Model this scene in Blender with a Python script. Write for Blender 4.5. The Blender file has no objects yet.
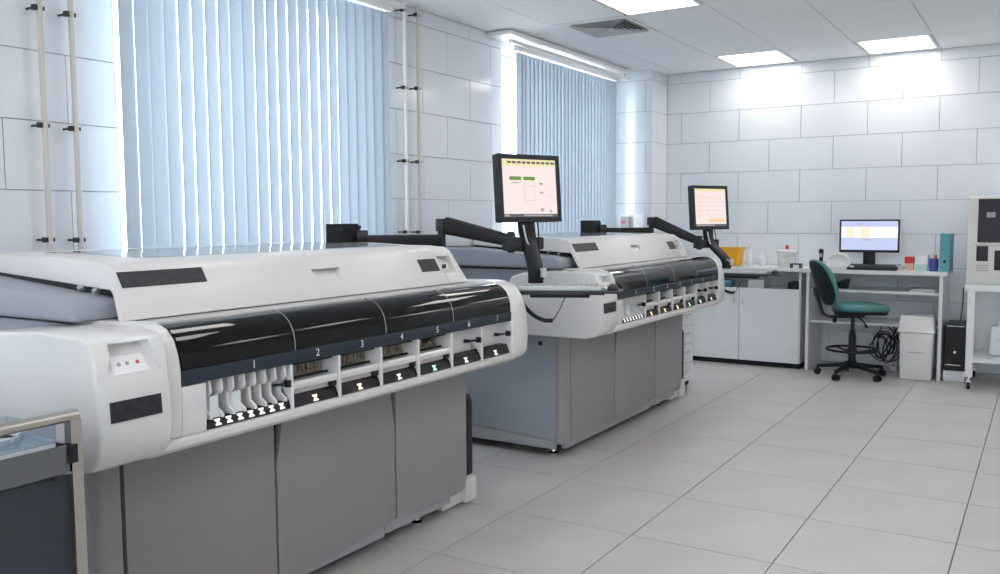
import bpy, bmesh, math, random
from mathutils import Vector, Matrix

random.seed(7)
scene = bpy.context.scene
COL = scene.collection
H = 1.3682

# ------------------------------------------------------------------ camera
cam_d = bpy.data.cameras.new('camera')
cam_d.sensor_width = 36.0
cam_d.lens = 879.925 / 1000.0 * 36.0
cam_d.clip_start = 0.05
cam = bpy.data.objects.new('camera', cam_d)
COL.objects.link(cam)
DX = Vector((0.52882999, -0.07013258, 0.8458252))     # world X seen in image axes (right, down, forward)
RY = Vector((0.84870527, 0.03644005, -0.52760922))    # world -Y
DZ = Vector((0.00618068, 0.99687188, 0.07879248))     # world -Z
right = Vector((DX[0], -RY[0], -DZ[0]))
down = Vector((DX[1], -RY[1], -DZ[1]))
fwd = Vector((DX[2], -RY[2], -DZ[2]))
rot = Matrix((right, -down, -fwd)).transposed().to_4x4()
cam.matrix_world = Matrix.Translation((0, 0, H)) @ rot
scene.camera = cam

# ------------------------------------------------------------------ world, exposure
world = bpy.data.worlds.new('overcast_sky')
scene.world = world
world.use_nodes = True
bg = world.node_tree.nodes['Background']
bg.inputs['Color'].default_value = (0.86, 0.93, 1.0, 1)
bg.inputs['Strength'].default_value = 6.8
scene.view_settings.view_transform = 'Standard'
scene.view_settings.look = 'None'
scene.view_settings.gamma = 1.0
scene.view_settings.use_curve_mapping = False
scene.view_settings.exposure = 0.66
scene.cycles.max_bounces = 10
scene.cycles.diffuse_bounces = 5
scene.cycles.glossy_bounces = 4
scene.cycles.transparent_max_bounces = 12
scene.cycles.caustics_reflective = False
scene.cycles.caustics_refractive = False
LIGHT_STRENGTH = 5.2

# ------------------------------------------------------------------ materials
MATS = {}


def principled(name, col, rough=0.5, metal=0.0, spec=0.5, emit=None, estr=0.0, noise=None, bump=None, coat=0.0):
    m = bpy.data.materials.new(name)
    m.use_nodes = True
    nt = m.node_tree
    b = nt.nodes['Principled BSDF']
    b.inputs['Base Color'].default_value = (*col, 1)
    b.inputs['Roughness'].default_value = rough
    b.inputs['Metallic'].default_value = metal
    b.inputs['Specular IOR Level'].default_value = spec
    b.inputs['Coat Weight'].default_value = coat
    if emit:
        b.inputs['Emission Color'].default_value = (*emit, 1)
        b.inputs['Emission Strength'].default_value = estr
    if noise:
        sc, amt = noise
        tc = nt.nodes.new('ShaderNodeTexCoord')
        n = nt.nodes.new('ShaderNodeTexNoise')
        n.inputs['Scale'].default_value = sc
        n.inputs['Detail'].default_value = 5
        nt.links.new(tc.outputs['Object'], n.inputs['Vector'])
        r = nt.nodes.new('ShaderNodeValToRGB')
        r.color_ramp.elements[0].position = 0.3
        r.color_ramp.elements[1].position = 0.7
        r.color_ramp.elements[0].color = (*[c * (1 - amt) for c in col], 1)
        r.color_ramp.elements[1].color = (*[min(1, c * (1 + amt)) for c in col], 1)
        nt.links.new(n.outputs['Fac'], r.inputs['Fac'])
        nt.links.new(r.outputs['Color'], b.inputs['Base Color'])
    if bump:
        sc, amt = bump
        tc = nt.nodes.new('ShaderNodeTexCoord')
        n = nt.nodes.new('ShaderNodeTexNoise')
        n.inputs['Scale'].default_value = sc
        nt.links.new(tc.outputs['Object'], n.inputs['Vector'])
        bp = nt.nodes.new('ShaderNodeBump')
        bp.inputs['Strength'].default_value = amt
        bp.inputs['Distance'].default_value = 0.002
        nt.links.new(n.outputs['Fac'], bp.inputs['Height'])
        nt.links.new(bp.outputs['Normal'], b.inputs['Normal'])
    MATS[name] = m
    return m


def emission(name, col, s):
    m = bpy.data.materials.new(name)
    m.use_nodes = True
    nt = m.node_tree
    nt.nodes.clear()
    e = nt.nodes.new('ShaderNodeEmission')
    e.inputs['Color'].default_value = (*col, 1)
    e.inputs['Strength'].default_value = s
    o = nt.nodes.new('ShaderNodeOutputMaterial')
    nt.links.new(e.outputs[0], o.inputs[0])
    MATS[name] = m
    return m


def thin_glass(name, tint, ior=1.5, rough=0.0, base=0.0):
    m = bpy.data.materials.new(name)
    m.use_nodes = True
    nt = m.node_tree
    nt.nodes.clear()
    t = nt.nodes.new('ShaderNodeBsdfTransparent')
    t.inputs['Color'].default_value = (*tint, 1)
    g = nt.nodes.new('ShaderNodeBsdfGlossy')
    g.inputs['Roughness'].default_value = rough
    f = nt.nodes.new('ShaderNodeFresnel')
    # same reflectance on both faces of the sheet (no total internal reflection)
    ge = nt.nodes.new('ShaderNodeNewGeometry')
    ml = nt.nodes.new('ShaderNodeMath')
    ml.operation = 'MULTIPLY_ADD'
    ml.inputs[1].default_value = 1.0 / ior - ior
    ml.inputs[2].default_value = ior
    nt.links.new(ge.outputs['Backfacing'], ml.inputs[0])
    nt.links.new(ml.outputs[0], f.inputs['IOR'])
    mx = nt.nodes.new('ShaderNodeMixShader')
    o = nt.nodes.new('ShaderNodeOutputMaterial')
    nt.links.new(f.outputs[0], mx.inputs[0])
    nt.links.new(t.outputs[0], mx.inputs[1])
    nt.links.new(g.outputs[0], mx.inputs[2])
    nt.links.new(mx.outputs[0], o.inputs[0])
    MATS[name] = m
    return m


def translucent(name, col, tcol, mix):
    m = bpy.data.materials.new(name)
    m.use_nodes = True
    nt = m.node_tree
    nt.nodes.clear()
    d = nt.nodes.new('ShaderNodeBsdfDiffuse')
    d.inputs['Color'].default_value = (*col, 1)
    t = nt.nodes.new('ShaderNodeBsdfTranslucent')
    t.inputs['Color'].default_value = (*tcol, 1)
    mx = nt.nodes.new('ShaderNodeMixShader')
    mx.inputs[0].default_value = mix
    o = nt.nodes.new('ShaderNodeOutputMaterial')
    nt.links.new(d.outputs[0], mx.inputs[1])
    nt.links.new(t.outputs[0], mx.inputs[2])
    nt.links.new(mx.outputs[0], o.inputs[0])
    MATS[name] = m
    return m


principled('wall_tile', (0.77, 0.80, 0.845), 0.12, spec=0.5, bump=(3.0, 0.03))
principled('grout', (0.42, 0.43, 0.45), 0.8)
principled('floor_tile', (0.525, 0.51, 0.49), 0.38, noise=(2.5, 0.06), bump=(40, 0.05))
principled('floor_grout', (0.30, 0.30, 0.295), 0.9)
principled('ceiling_panel', (0.87, 0.89, 0.91), 0.85, noise=(30, 0.02))
principled('ceiling_grid', (0.62, 0.64, 0.67), 0.6)
principled('paint_white', (0.82, 0.83, 0.85), 0.6)
principled('frame_white', (0.88, 0.88, 0.88), 0.35)
thin_glass('window_glass', (0.95, 0.97, 0.97))
emission('light_diffuser', (1.0, 0.965, 0.93), LIGHT_STRENGTH)
translucent('blind_fabric', (0.56, 0.615, 0.67), (0.62, 0.675, 0.73), 0.35)
principled('vent_dark', (0.06, 0.06, 0.065), 0.7)
principled('vent_metal', (0.55, 0.56, 0.58), 0.45)
principled('pipe_cream', (0.62, 0.59, 0.54), 0.4)
principled('clamp_black', (0.02, 0.02, 0.02), 0.5)
principled('white_plastic', (0.66, 0.64, 0.635), 0.33, bump=(220, 0.04))
principled('white_gloss', (0.70, 0.69, 0.69), 0.22)
principled('panel_grey', (0.30, 0.28, 0.287), 0.5, bump=(260, 0.06))
principled('side_grey', (0.31, 0.33, 0.38), 0.45)
principled('skirt_dark', (0.33, 0.33, 0.35), 0.45)
principled('skirt_grey', (0.48, 0.48, 0.49), 0.45)
principled('core_dark', (0.015, 0.015, 0.018), 0.7, spec=0.2)
principled('label_dark', (0.03, 0.031, 0.036), 0.45, spec=0.25, noise=(60, 0.3))
principled('black_plastic', (0.012, 0.0125, 0.015), 0.42, spec=0.28)
principled('dark_plastic', (0.026, 0.029, 0.037), 0.42, spec=0.3)
principled('navy_strip', (0.022, 0.030, 0.046), 0.4, spec=0.3)
thin_glass('visor_glass', (0.13, 0.135, 0.14), 1.5, 0.04)
thin_glass('hood_glass', (0.78, 0.82, 0.85), 1.6, 0.02)
principled('bay_inner', (0.34, 0.31, 0.30), 0.6)
principled('holder_plastic', (0.47, 0.42, 0.43), 0.45)
principled('slide_tan', (0.27, 0.235, 0.175), 0.45, noise=(90, 0.5))
principled('steel', (0.50, 0.475, 0.445), 0.28, metal=1.0)
principled('steel_dark', (0.20, 0.21, 0.225), 0.30, metal=1.0)
principled('smoke_shadow_panel', (0.035, 0.042, 0.052), 0.4, spec=0.3)  # smoky sheet, with the shadow there put into its dark colour
thin_glass('clear_plastic', (0.86, 0.90, 0.93), 1.45, 0.05)
principled('milky_plastic', (0.72, 0.76, 0.80), 0.3)
emission('icon_white', (1, 1, 1), 0.8)
emission('icon_warm', (1.0, 0.72, 0.58), 1.0)
emission('icon_amber', (1.0, 0.60, 0.32), 1.3)
emission('icon_green', (0.55, 1.0, 0.68), 0.85)
principled('print_white', (0.8, 0.8, 0.8), 0.5)
principled('print_red', (0.6, 0.05, 0.05), 0.5)
principled('print_grey', (0.35, 0.36, 0.38), 0.5)
principled('laminate', (0.76, 0.77, 0.80), 0.35, noise=(8, 0.015))
principled('laminate_grey', (0.55, 0.56, 0.58), 0.4)
principled('yellow_plastic', (0.85, 0.45, 0.015), 0.4)
principled('teal_vinyl', (0.055, 0.20, 0.20), 0.42)
principled('teal_dark', (0.006, 0.016, 0.018), 0.5, spec=0.25)
principled('binder_teal', (0.10, 0.36, 0.42), 0.5)
principled('binder_dark', (0.05, 0.11, 0.16), 0.5)
principled('red_plastic', (0.55, 0.03, 0.03), 0.4)
principled('blue_plastic', (0.06, 0.07, 0.30), 0.4)
principled('peach', (0.75, 0.45, 0.30), 0.5)
principled('mint', (0.45, 0.68, 0.62), 0.5)
principled('key_grey', (0.42, 0.44, 0.45), 0.5)
principled('key_body', (0.55, 0.58, 0.60), 0.45)
principled('paper', (0.75, 0.75, 0.76), 0.7)
principled('instrument_cream', (0.70, 0.69, 0.66), 0.4)
principled('instrument_glass', (0.015, 0.016, 0.018), 0.3, spec=0.25)
principled('chrome', (0.75, 0.75, 0.77), 0.15, metal=1.0)
emission('scr_pink', (0.86, 0.74, 0.72), 0.72)
emission('scr_yellow', (0.80, 0.74, 0.42), 0.72)
emission('scr_dark', (0.22, 0.22, 0.26), 0.43)
emission('scr_green', (0.18, 0.36, 0.10), 0.58)
emission('scr_grey', (0.48, 0.45, 0.45), 0.58)
emission('scr_orange', (0.90, 0.58, 0.28), 0.72)
emission('scr_peach', (0.90, 0.70, 0.60), 0.72)
emission('scr_white', (0.90, 0.93, 1.0), 0.76)
emission('scr_lilac', (0.55, 0.62, 0.88), 0.68)
emission('scr_cream', (0.92, 0.82, 0.58), 0.72)
emission('scr_line', (0.62, 0.58, 0.62), 0.58)


# ------------------------------------------------------------------ mesh helpers
ORIGIN = [Vector((0, 0, 0))]


def new_bm():
    return bmesh.new()


def box(bm, x0, x1, y0, y1, z0, z1, mi=0):
    vs = [bm.verts.new(p) for p in ((x0, y0, z0), (x1, y0, z0), (x1, y1, z0), (x0, y1, z0),
                                    (x0, y0, z1), (x1, y0, z1), (x1, y1, z1), (x0, y1, z1))]
    for f in ((3, 2, 1, 0), (4, 5, 6, 7), (0, 1, 5, 4), (1, 2, 6, 5), (2, 3, 7, 6), (3, 0, 4, 7)):
        bm.faces.new([vs[i] for i in f]).material_index = mi
    return vs


def prism(bm, pts, a0, a1, axis='X', mi=0):
    """extrude a polygon along an axis; pts are (y,z) for X, (x,z) for Y, (x,y) for Z"""
    def P(p, a):
        return {'X': (a, p[0], p[1]), 'Y': (p[0], a, p[1]), 'Z': (p[0], p[1], a)}[axis]
    A = [bm.verts.new(P(p, a0)) for p in pts]
    B = [bm.verts.new(P(p, a1)) for p in pts]
    n = len(pts)
    fs = [bm.faces.new(A), bm.faces.new(B[::-1])]
    for i in range(n):
        j = (i + 1) % n
        fs.append(bm.faces.new((A[j], A[i], B[i], B[j])))
    for f in fs:
        f.material_index = mi
    bmesh.ops.recalc_face_normals(bm, faces=fs)
    return A + B


def ring_frame(d):
    d = d.normalized()
    u = d.cross(Vector((0, 0, 1)))
    if u.length < 1e-3:
        u = Vector((1, 0, 0))
    u.normalize()
    return u, d.cross(u).normalized()


def cyl(bm, p0, p1, r0, r1=None, n=12, mi=0, cap=True):
    p0, p1 = Vector(p0), Vector(p1)
    r1 = r0 if r1 is None else r1
    u, v = ring_frame(p1 - p0)
    A, B = [], []
    for i in range(n):
        a = 2 * math.pi * i / n
        w = u * math.cos(a) + v * math.sin(a)
        A.append(bm.verts.new(p0 + w * r0))
        B.append(bm.verts.new(p1 + w * r1))
    fs = []
    for i in range(n):
        j = (i + 1) % n
        fs.append(bm.faces.new((A[i], A[j], B[j], B[i])))
    if cap:
        fs.append(bm.faces.new(A[::-1]))
        fs.append(bm.faces.new(B))
    for f in fs:
        f.material_index = mi
    bmesh.ops.recalc_face_normals(bm, faces=fs)


def tube(bm, pts, r, n=8, mi=0, closed=False):
    pts = [Vector(p) for p in pts]
    rings = []
    N = len(pts)
    pu = None
    for i, p in enumerate(pts):
        if closed:
            d = pts[(i + 1) % N] - pts[i - 1]
        else:
            d = pts[min(i + 1, N - 1)] - pts[max(i - 1, 0)]
        d.normalize()
        if pu is None:
            u, v = ring_frame(d)
        else:
            u = (pu - d * pu.dot(d)).normalized()
            v = d.cross(u).normalized()
        pu = u
        rings.append([bm.verts.new(p + (u * math.cos(2 * math.pi * k / n) + v * math.sin(2 * math.pi * k / n)) * r) for k in range(n)])
    fs = []
    for i in range(N if closed else N - 1):
        a, b = rings[i], rings[(i + 1) % N]
        for k in range(n):
            l = (k + 1) % n
            fs.append(bm.faces.new((a[k], a[l], b[l], b[k])))
    if not closed:
        fs.append(bm.faces.new(rings[0][::-1]))
        fs.append(bm.faces.new(rings[-1]))
    for f in fs:
        f.material_index = mi
    bmesh.ops.recalc_face_normals(bm, faces=fs)


def spline(pts, n=6):
    pts = [Vector(p) for p in pts]
    out = []
    P = [pts[0] * 2 - pts[1]] + pts + [pts[-1] * 2 - pts[-2]]
    for i in range(1, len(P) - 2):
        for k in range(n):
            t = k / n
            a, b, c, d = P[i - 1], P[i], P[i + 1], P[i + 2]
            out.append(0.5 * ((2 * b) + (c - a) * t + (2 * a - 5 * b + 4 * c - d) * t * t + (3 * b - a - 3 * c + d) * t ** 3))
    out.append(pts[-1])
    return out


def lathe(bm, c, prof, n=20, mi=0):
    """prof list of (r,z) above c"""
    c = Vector(c)
    rings = []
    for r, z in prof:
        if r < 1e-5:
            rings.append([bm.verts.new(c + Vector((0, 0, z)))])
        else:
            rings.append([bm.verts.new(c + Vector((r * math.cos(2 * math.pi * k / n), r * math.sin(2 * math.pi * k / n), z))) for k in range(n)])
    fs = []
    for a, b in zip(rings[:-1], rings[1:]):
        for k in range(n):
            l = (k + 1) % n
            if len(a) == 1:
                fs.append(bm.faces.new((a[0], b[l], b[k])))
            elif len(b) == 1:
                fs.append(bm.faces.new((a[k], a[l], b[0])))
            else:
                fs.append(bm.faces.new((a[k], a[l], b[l], b[k])))
    for f in fs:
        f.material_index = mi
    bmesh.ops.recalc_face_normals(bm, faces=fs)


def bevel(bm, w, seg=2, ang=30):
    es = [e for e in bm.edges if len(e.link_faces) == 2 and e.calc_face_angle(0) > math.radians(ang)]
    bmesh.ops.bevel(bm, geom=es, offset=w, segments=seg, profile=0.5, affect='EDGES', clamp_overlap=True)


def finish_mesh(name, bm, smooth=True, ang=35):
    me = bpy.data.meshes.new(name)
    bm.to_mesh(me)
    bm.free()
    if smooth:
        for p in me.polygons:
            p.use_smooth = True
        me.set_sharp_from_angle(angle=math.radians(ang))
    return me


def mk(name, bm, mats, parent=None, bev=0, seg=2, smooth=True, ang=35):
    """one mesh object; geometry was written in world coordinates, the thing's base is ORIGIN"""
    if bev:
        bevel(bm, bev, seg)
    bmesh.ops.translate(bm, verts=bm.verts, vec=-ORIGIN[0])
    me = finish_mesh(name, bm, smooth, ang)
    for m in ([mats] if isinstance(mats, str) else mats):
        me.materials.append(MATS[m])
    o = bpy.data.objects.new(name, me)
    COL.objects.link(o)
    if parent:
        o.parent = parent
    else:
        o.location = ORIGIN[0]
    return o


def tag(o, label=None, cat=None, group=None, kind=None):
    if label:
        o['label'] = label
    if cat:
        o['category'] = cat
    if group:
        o['group'] = group
    if kind:
        o['kind'] = kind
    return o


def thing(name, loc, label, cat, group=None):
    o = bpy.data.objects.new(name, None)
    o.empty_display_size = 0.1
    COL.objects.link(o)
    o.location = loc
    ORIGIN[0] = Vector(loc)
    return tag(o, label, cat, group)


def at(loc):
    ORIGIN[0] = Vector(loc)


def cut(o, cutters):
    """boolean difference with temporary cutter meshes given in world coordinates"""
    for bm in cutters:
        bmesh.ops.translate(bm, verts=bm.verts, vec=-ORIGIN[0])
        me = bpy.data.meshes.new('cutter')
        bm.to_mesh(me)
        bm.free()
        c = bpy.data.objects.new('cutter', me)
        COL.objects.link(c)
        c.parent = o.parent
        if not o.parent:
            c.location = o.location
        bpy.context.view_layer.update()
        md = o.modifiers.new('cut', 'BOOLEAN')
        md.operation = 'DIFFERENCE'
        md.object = c
        md.solver = 'EXACT'
        dg = bpy.context.evaluated_depsgraph_get()
        nm = bpy.data.meshes.new_from_object(o.evaluated_get(dg))
        old = o.data
        o.modifiers.clear()
        nm.name = old.name
        o.data = nm
        bpy.data.objects.remove(c)
        bpy.data.meshes.remove(me)
        bpy.data.meshes.remove(old)
    for p in o.data.polygons:
        p.use_smooth = True
    o.data.set_sharp_from_angle(angle=math.radians(35))


def text_part(name, s, size, mat, loc, rot, parent, depth=0.0004):
    cu = bpy.data.curves.new(name, 'FONT')
    cu.body = s
    cu.size = size
    cu.extrude = depth
    cu.align_x = 'CENTER'
    cu.align_y = 'CENTER'
    t = bpy.data.objects.new(name, cu)
    COL.objects.link(t)
    bpy.context.view_layer.update()
    me = bpy.data.meshes.new_from_object(t.evaluated_get(bpy.context.evaluated_depsgraph_get()))
    bpy.data.objects.remove(t)
    bpy.data.curves.remove(cu)
    me.transform(Matrix.Translation(Vector(loc) - ORIGIN[0]) @ rot)
    me.materials.clear()
    me.materials.append(MATS[mat])
    me.name = name
    o = bpy.data.objects.new(name, me)
    COL.objects.link(o)
    o.parent = parent
    return o


def copy_tree(o, parent=None):
    c = o.copy()
    COL.objects.link(c)
    c.parent = parent
    for ch in [x for x in bpy.data.objects if x.parent == o and x != c]:
        copy_tree(ch, c)
    return c


# ------------------------------------------------------------------ the room
XB, YL, ZC = 8.55, 3.72, 2.79          # back wall, window wall, ceiling
XR, YR = -3.0, -3.2                    # wall behind, wall to the right
WINDOWS = [(-1.05, 0.88), (2.585, 4.40), (6.0, 7.84)]  # first one is unseen, added for daylight on the machine sides
WZ0, WZ1 = 0.90, 2.70

at((0, 0, 0))
bm = new_bm()
box(bm, XR - 0.2, XB + 0.2, YR - 0.2, YL + 0.3, -0.12, -0.010)
floor = tag(mk('floor', bm, 'floor_grout', smooth=False), 'pale grey stone-look tiled floor with thin joints', 'floor', kind='structure')
bm = new_bm()
box(bm, XR - 0.2, XB + 0.2, YR - 0.2, YL + 0.3, ZC + 0.010, ZC + 0.12)
ceiling = tag(mk('ceiling', bm, 'ceiling_grid', smooth=False), 'white suspended ceiling of rectangular panels', 'ceiling', kind='structure')
bm = new_bm()
box(bm, XB + 0.008, XB + 0.2, YR - 0.2, YL + 0.3, -0.01, ZC + 0.01)
wall_back = tag(mk('wall_back', bm, 'grout', smooth=False), 'end wall of glossy white tiles in running bond', 'wall', kind='structure')
bm = new_bm()
edges = [XR - 0.2] + [x for w in WINDOWS for x in w] + [XB]
for i in range(0, len(edges), 2):
    box(bm, edges[i], edges[i + 1], YL + 0.008, YL + 0.3, -0.01, ZC + 0.01)
for a, b in WINDOWS:
    box(bm, a, b, YL + 0.008, YL + 0.3, -0.01, WZ0)
    box(bm, a, b, YL + 0.008, YL + 0.3, WZ1, ZC + 0.01)
wall_left = tag(mk('wall_left', bm, ['grout'], smooth=False), 'window wall of glossy white tiles', 'wall', kind='structure')
bm = new_bm()
box(bm, XR - 0.2, XB + 0.2, YR - 0.2, YR, -0.01, ZC + 0.01)
tag(mk('wall_right', bm, 'paint_white', smooth=False), 'plain white wall opposite the windows', 'wall', kind='structure')
bm = new_bm()
RW0, RW1 = -1.4, 0.6
box(bm, XR - 0.2, XR, YR, RW0, -0.01, ZC + 0.01)
box(bm, XR - 0.2, XR, RW1, YL + 0.008, -0.01, ZC + 0.01)
box(bm, XR - 0.2, XR, RW0, RW1, -0.01, WZ0)
box(bm, XR - 0.2, XR, RW0, RW1, WZ1, ZC + 0.01)
tag(mk('wall_rear', bm, 'paint_white', smooth=False), 'plain white wall facing the tiled end wall', 'wall', kind='structure')
# boxed column in the far window corner
CX, CY = 8.13, 3.325
bm = new_bm()
box(bm, CX + 0.008, XB + 0.008, CY + 0.008, YL + 0.008, 0, ZC)
wall_column = tag(mk('wall_corner', bm, 'grout', smooth=False), 'boxed tiled column filling the far window corner', 'wall', kind='structure')

TILE = {}


def tile_mesh(axis, w, h, mat, t=0.010, bev=0.0025):
    """flat piece centred on 0; axis = direction it faces"""
    k = (axis, round(w, 3), round(h, 3), mat)
    if k not in TILE:
        bm = new_bm()
        a, b = w / 2, h / 2
        if axis == '-X':
            box(bm, 0, t, -a, a, -b, b)
        elif axis == '-Y':
            box(bm, -a, a, 0, t, -b, b)
        elif axis == '+Z':
            box(bm, -a, a, -b, b, -t, 0)
        elif axis == '-Z':
            box(bm, -a, a, -b, b, 0, t)
        bevel(bm, bev, 1)
        me = finish_mesh('tile', bm, False)
        me.materials.append(MATS[mat])
        TILE[k] = me
    return TILE[k]


def subtract(r, hole):
    a0, a1, b0, b1 = r
    c0, c1, d0, d1 = hole
    if c0 >= a1 or c1 <= a0 or d0 >= b1 or d1 <= b0:
        return [r]
    out = []
    if c0 > a0:
        out.append((a0, c0, b0, b1))
    if c1 < a1:
        out.append((c1, a1, b0, b1))
    m0, m1 = max(a0, c0), min(a1, c1)
    if d0 > b0:
        out.append((m0, m1, b0, d0))
    if d1 < b1:
        out.append((m0, m1, d1, b1))
    return out


def place_tile(name, parent, axis, plane, r, mat, gap, lift=0.0):
    a0, a1, b0, b1 = r
    w, h = a1 - a0 - gap, b1 - b0 - gap
    if w < 0.008 or h < 0.008:
        return
    ca, cb = (a0 + a1) / 2, (b0 + b1) / 2
    o = bpy.data.objects.new(name, tile_mesh(axis, w, h, mat))
    COL.objects.link(o)
    o.parent = parent
    o.location = {'-X': (plane - lift, ca, cb), '-Y': (ca, plane - lift, cb), '+Z': (ca, cb, plane + lift), '-Z': (ca, cb, plane - lift)}[axis]


def tile_wall(parent, axis, plane, A0, A1, a_ref, holes=(), zmin=0.0):
    rows = [ZC, 2.69]
    while rows[-1] > zmin + 0.01:
        rows.append(max(zmin, rows[-1] - 0.298))
    for k in range(len(rows) - 1):
        z1, z0 = rows[k], rows[k + 1]
        ref = a_ref + (0 if k % 2 else 0.2915)
        i0 = math.floor((A0 - ref) / 0.583)
        a = ref + i0 * 0.583
        while a < A1:
            rs = [(max(a, A0), min(a + 0.583, A1), z0, z1)]
            for hh in holes:
                rs = [q for r in rs for q in subtract(r, hh)]
            for r in rs:
                place_tile('tile', parent, axis, plane, r, 'wall_tile', 0.0045, random.uniform(0, 0.0006))
            a += 0.583


holes = [(a, b, WZ0, WZ1) for a, b in WINDOWS]
tile_wall(wall_back, '-X', XB, YR, CY, 1.133)
tile_wall(wall_left, '-Y', YL, 1.0, CX, 5.26, holes)
tile_wall(wall_column, '-X', CX, CY, YL, CY + 0.06)
tile_wall(wall_column, '-Y', CY, CX + 0.012, XB, CX + 0.45)
# plain tiled part of the window wall beside the camera and behind it
bm = new_bm()
for a, b, c, d in [(XR, WINDOWS[0][0], 0, ZC), (WINDOWS[0][1], 0.995, 0, ZC), (WINDOWS[0][0], WINDOWS[0][1], 0, WZ0), (WINDOWS[0][0], WINDOWS[0][1], WZ1, ZC)]:
    box(bm, a, b, YL, YL + 0.008, c, d)
mk('plaster_face', bm, 'wall_tile', wall_left, smooth=False)

# floor tiles
fx0, fy0 = 3.433, 1.4814
for i in range(-6, 9):
    for j in range(-4, 8):
        x0, y1 = fx0 + 0.6 * i, fy0 - 0.6 * j + 0.0
        r = (max(x0, XR), min(x0 + 0.6, XB), max(y1 - 0.6, YR), min(y1, YL))
        if r[1] - r[0] > 0.01 and r[3] - r[2] > 0.01:
            place_tile('tile', floor, '+Z', 0.0, r, 'floor_tile', 0.005, random.uniform(-0.0006, 0))
bm = new_bm()
box(bm, XR, fx0 - 3.6, YR, YL, -0.010, -0.001)
mk('rear_floor_tiles', bm, 'floor_tile', floor, smooth=False)

# ceiling panels, light panels, vent
GX = [8.55] + [8.455 - 0.645 * k for k in range(18)]
GY = [3.72, 3.20, 2.61] + [2.61 - 0.59 * k for k in range(1, 10)] + [YR]
LIGHTS = []


def ceil_light(x0, x1, y0, y1, label):
    t = thing('ceiling_light', ((x0 + x1) / 2, (y0 + y1) / 2, ZC), label, 'ceiling light', 'square light panels in the ceiling')
    bm = new_bm()
    g = 0.018
    for q in ((x0, x1, y0, y0 + g), (x0, x1, y1 - g, y1), (x0, x0 + g, y0 + g, y1 - g), (x1 - g, x1, y0 + g, y1 - g)):
        box(bm, q[0], q[1], q[2], q[3], ZC - 0.004, ZC + 0.010)
    mk('light_frame', bm, 'frame_white', t, smooth=False)
    bm = new_bm()
    box(bm, x0 + g, x1 - g, y0 + g, y1 - g, ZC - 0.001, ZC + 0.008)
    mk('diffuser', bm, 'light_diffuser', t, smooth=False)


LC = {(1, 2): 'lit square ceiling panel above the low cabinet with the yellow tub',
      (1, 4): 'lit square ceiling panel above the desk with the teal binder',
      (5, 2): 'lit square ceiling panel next to the slatted air vent'}
for i in range(len(GX) - 1):
    for j in range(len(GY) - 1):
        x1, x0, y1, y0 = GX[i], GX[i + 1], GY[j], GY[j + 1]
        x0 = max(x0, XR)
        if x1 - x0 < 0.02 or y1 - y0 < 0.02:
            continue
        if i % 4 == 1 and j in (2, 4, 7, 9):
            ceil_light(x0 + 0.004, x1 - 0.004, y0 + 0.02, y1 - 0.02, LC.get((i, j), 'lit square ceiling panel above the open floor or staining machine'))
            at((0, 0, 0))
        elif (i, j) == (4, 1):
            pass
        elif x0 > -0.7:
            place_tile('panel', ceiling, '-Z', ZC, (x0, x1, y0, y1), 'ceiling_panel', 0.005)
bm = new_bm()
box(bm, XR, GX[14], YR, YL, ZC, ZC + 0.009)
mk('rear_panels', bm, 'ceiling_panel', ceiling, smooth=False)

# the lay-in vent
vx0, vx1, vy0, vy1 = GX[5], GX[4], GY[2], GY[1]
t = thing('air_vent', ((vx0 + vx1) / 2, (vy0 + vy1) / 2, ZC), 'square slatted air vent in the white ceiling', 'air vent')
bm = new_bm()
box(bm, vx0 + 0.003, vx1 - 0.003, vy0 + 0.003, vy1 - 0.003, ZC + 0.0006, ZC + 0.0098)
mk('backing', bm, 'vent_dark', t, smooth=False)
bm = new_bm()
ox0, ox1, oy0, oy1 = 5.95, 6.41, 2.645, 3.085
for q in ((vx0 + .003, vx1 - .003, vy0 + .003, oy0), (vx0 + .003, vx1 - .003, oy1, vy1 - .003), (vx0 + .003, ox0, oy0, oy1), (ox1, vx1 - .003, oy0, oy1)):
    box(bm, q[0], q[1], q[2], q[3], ZC - 0.004, ZC + 0.0004)
mk('vent_plate', bm, 'ceiling_panel', t, smooth=False)
# four-way louvres, square rings of slanted slats
n = 6
for k in range(n):
    f = k / n * 0.5
    xa, xb = ox0 + (ox1 - ox0) * f, ox1 - (ox1 - ox0) * f
    ya, yb = oy0 + (oy1 - oy0) * f, oy1 - (oy1 - oy0) * f
    s = 0.022
    for q in range(4):
        bm = new_bm()
        z0, z1 = ZC - 0.016, ZC - 0.001
        th = 0.004
        if q == 0:
            P = [(xa, ya, z0), (xb, ya, z0), (xb - s, ya + s, z1), (xa + s, ya + s, z1)]
        elif q == 1:
            P = [(xb, ya, z0), (xb, yb, z0), (xb - s, yb - s, z1), (xb - s, ya + s, z1)]
        elif q == 2:
            P = [(xb, yb, z0), (xa, yb, z0), (xa + s, yb - s, z1), (xb - s, yb - s, z1)]
        else:
            P = [(xa, yb, z0), (xa, ya, z0), (xa + s, ya + s, z1), (xa + s, yb - s, z1)]
        A = [bm.verts.new(p) for p in P]
        B = [bm.verts.new((p[0], p[1], p[2] + th)) for p in P]
        bm.faces.new(A[::-1])
        bm.faces.new(B)
        for i in range(4):
            bm.faces.new((A[i], A[(i + 1) % 4], B[(i + 1) % 4], B[i]))
        bmesh.ops.recalc_face_normals(bm, faces=bm.faces)
        mk('slat', bm, 'vent_metal', t, smooth=False)

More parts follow.
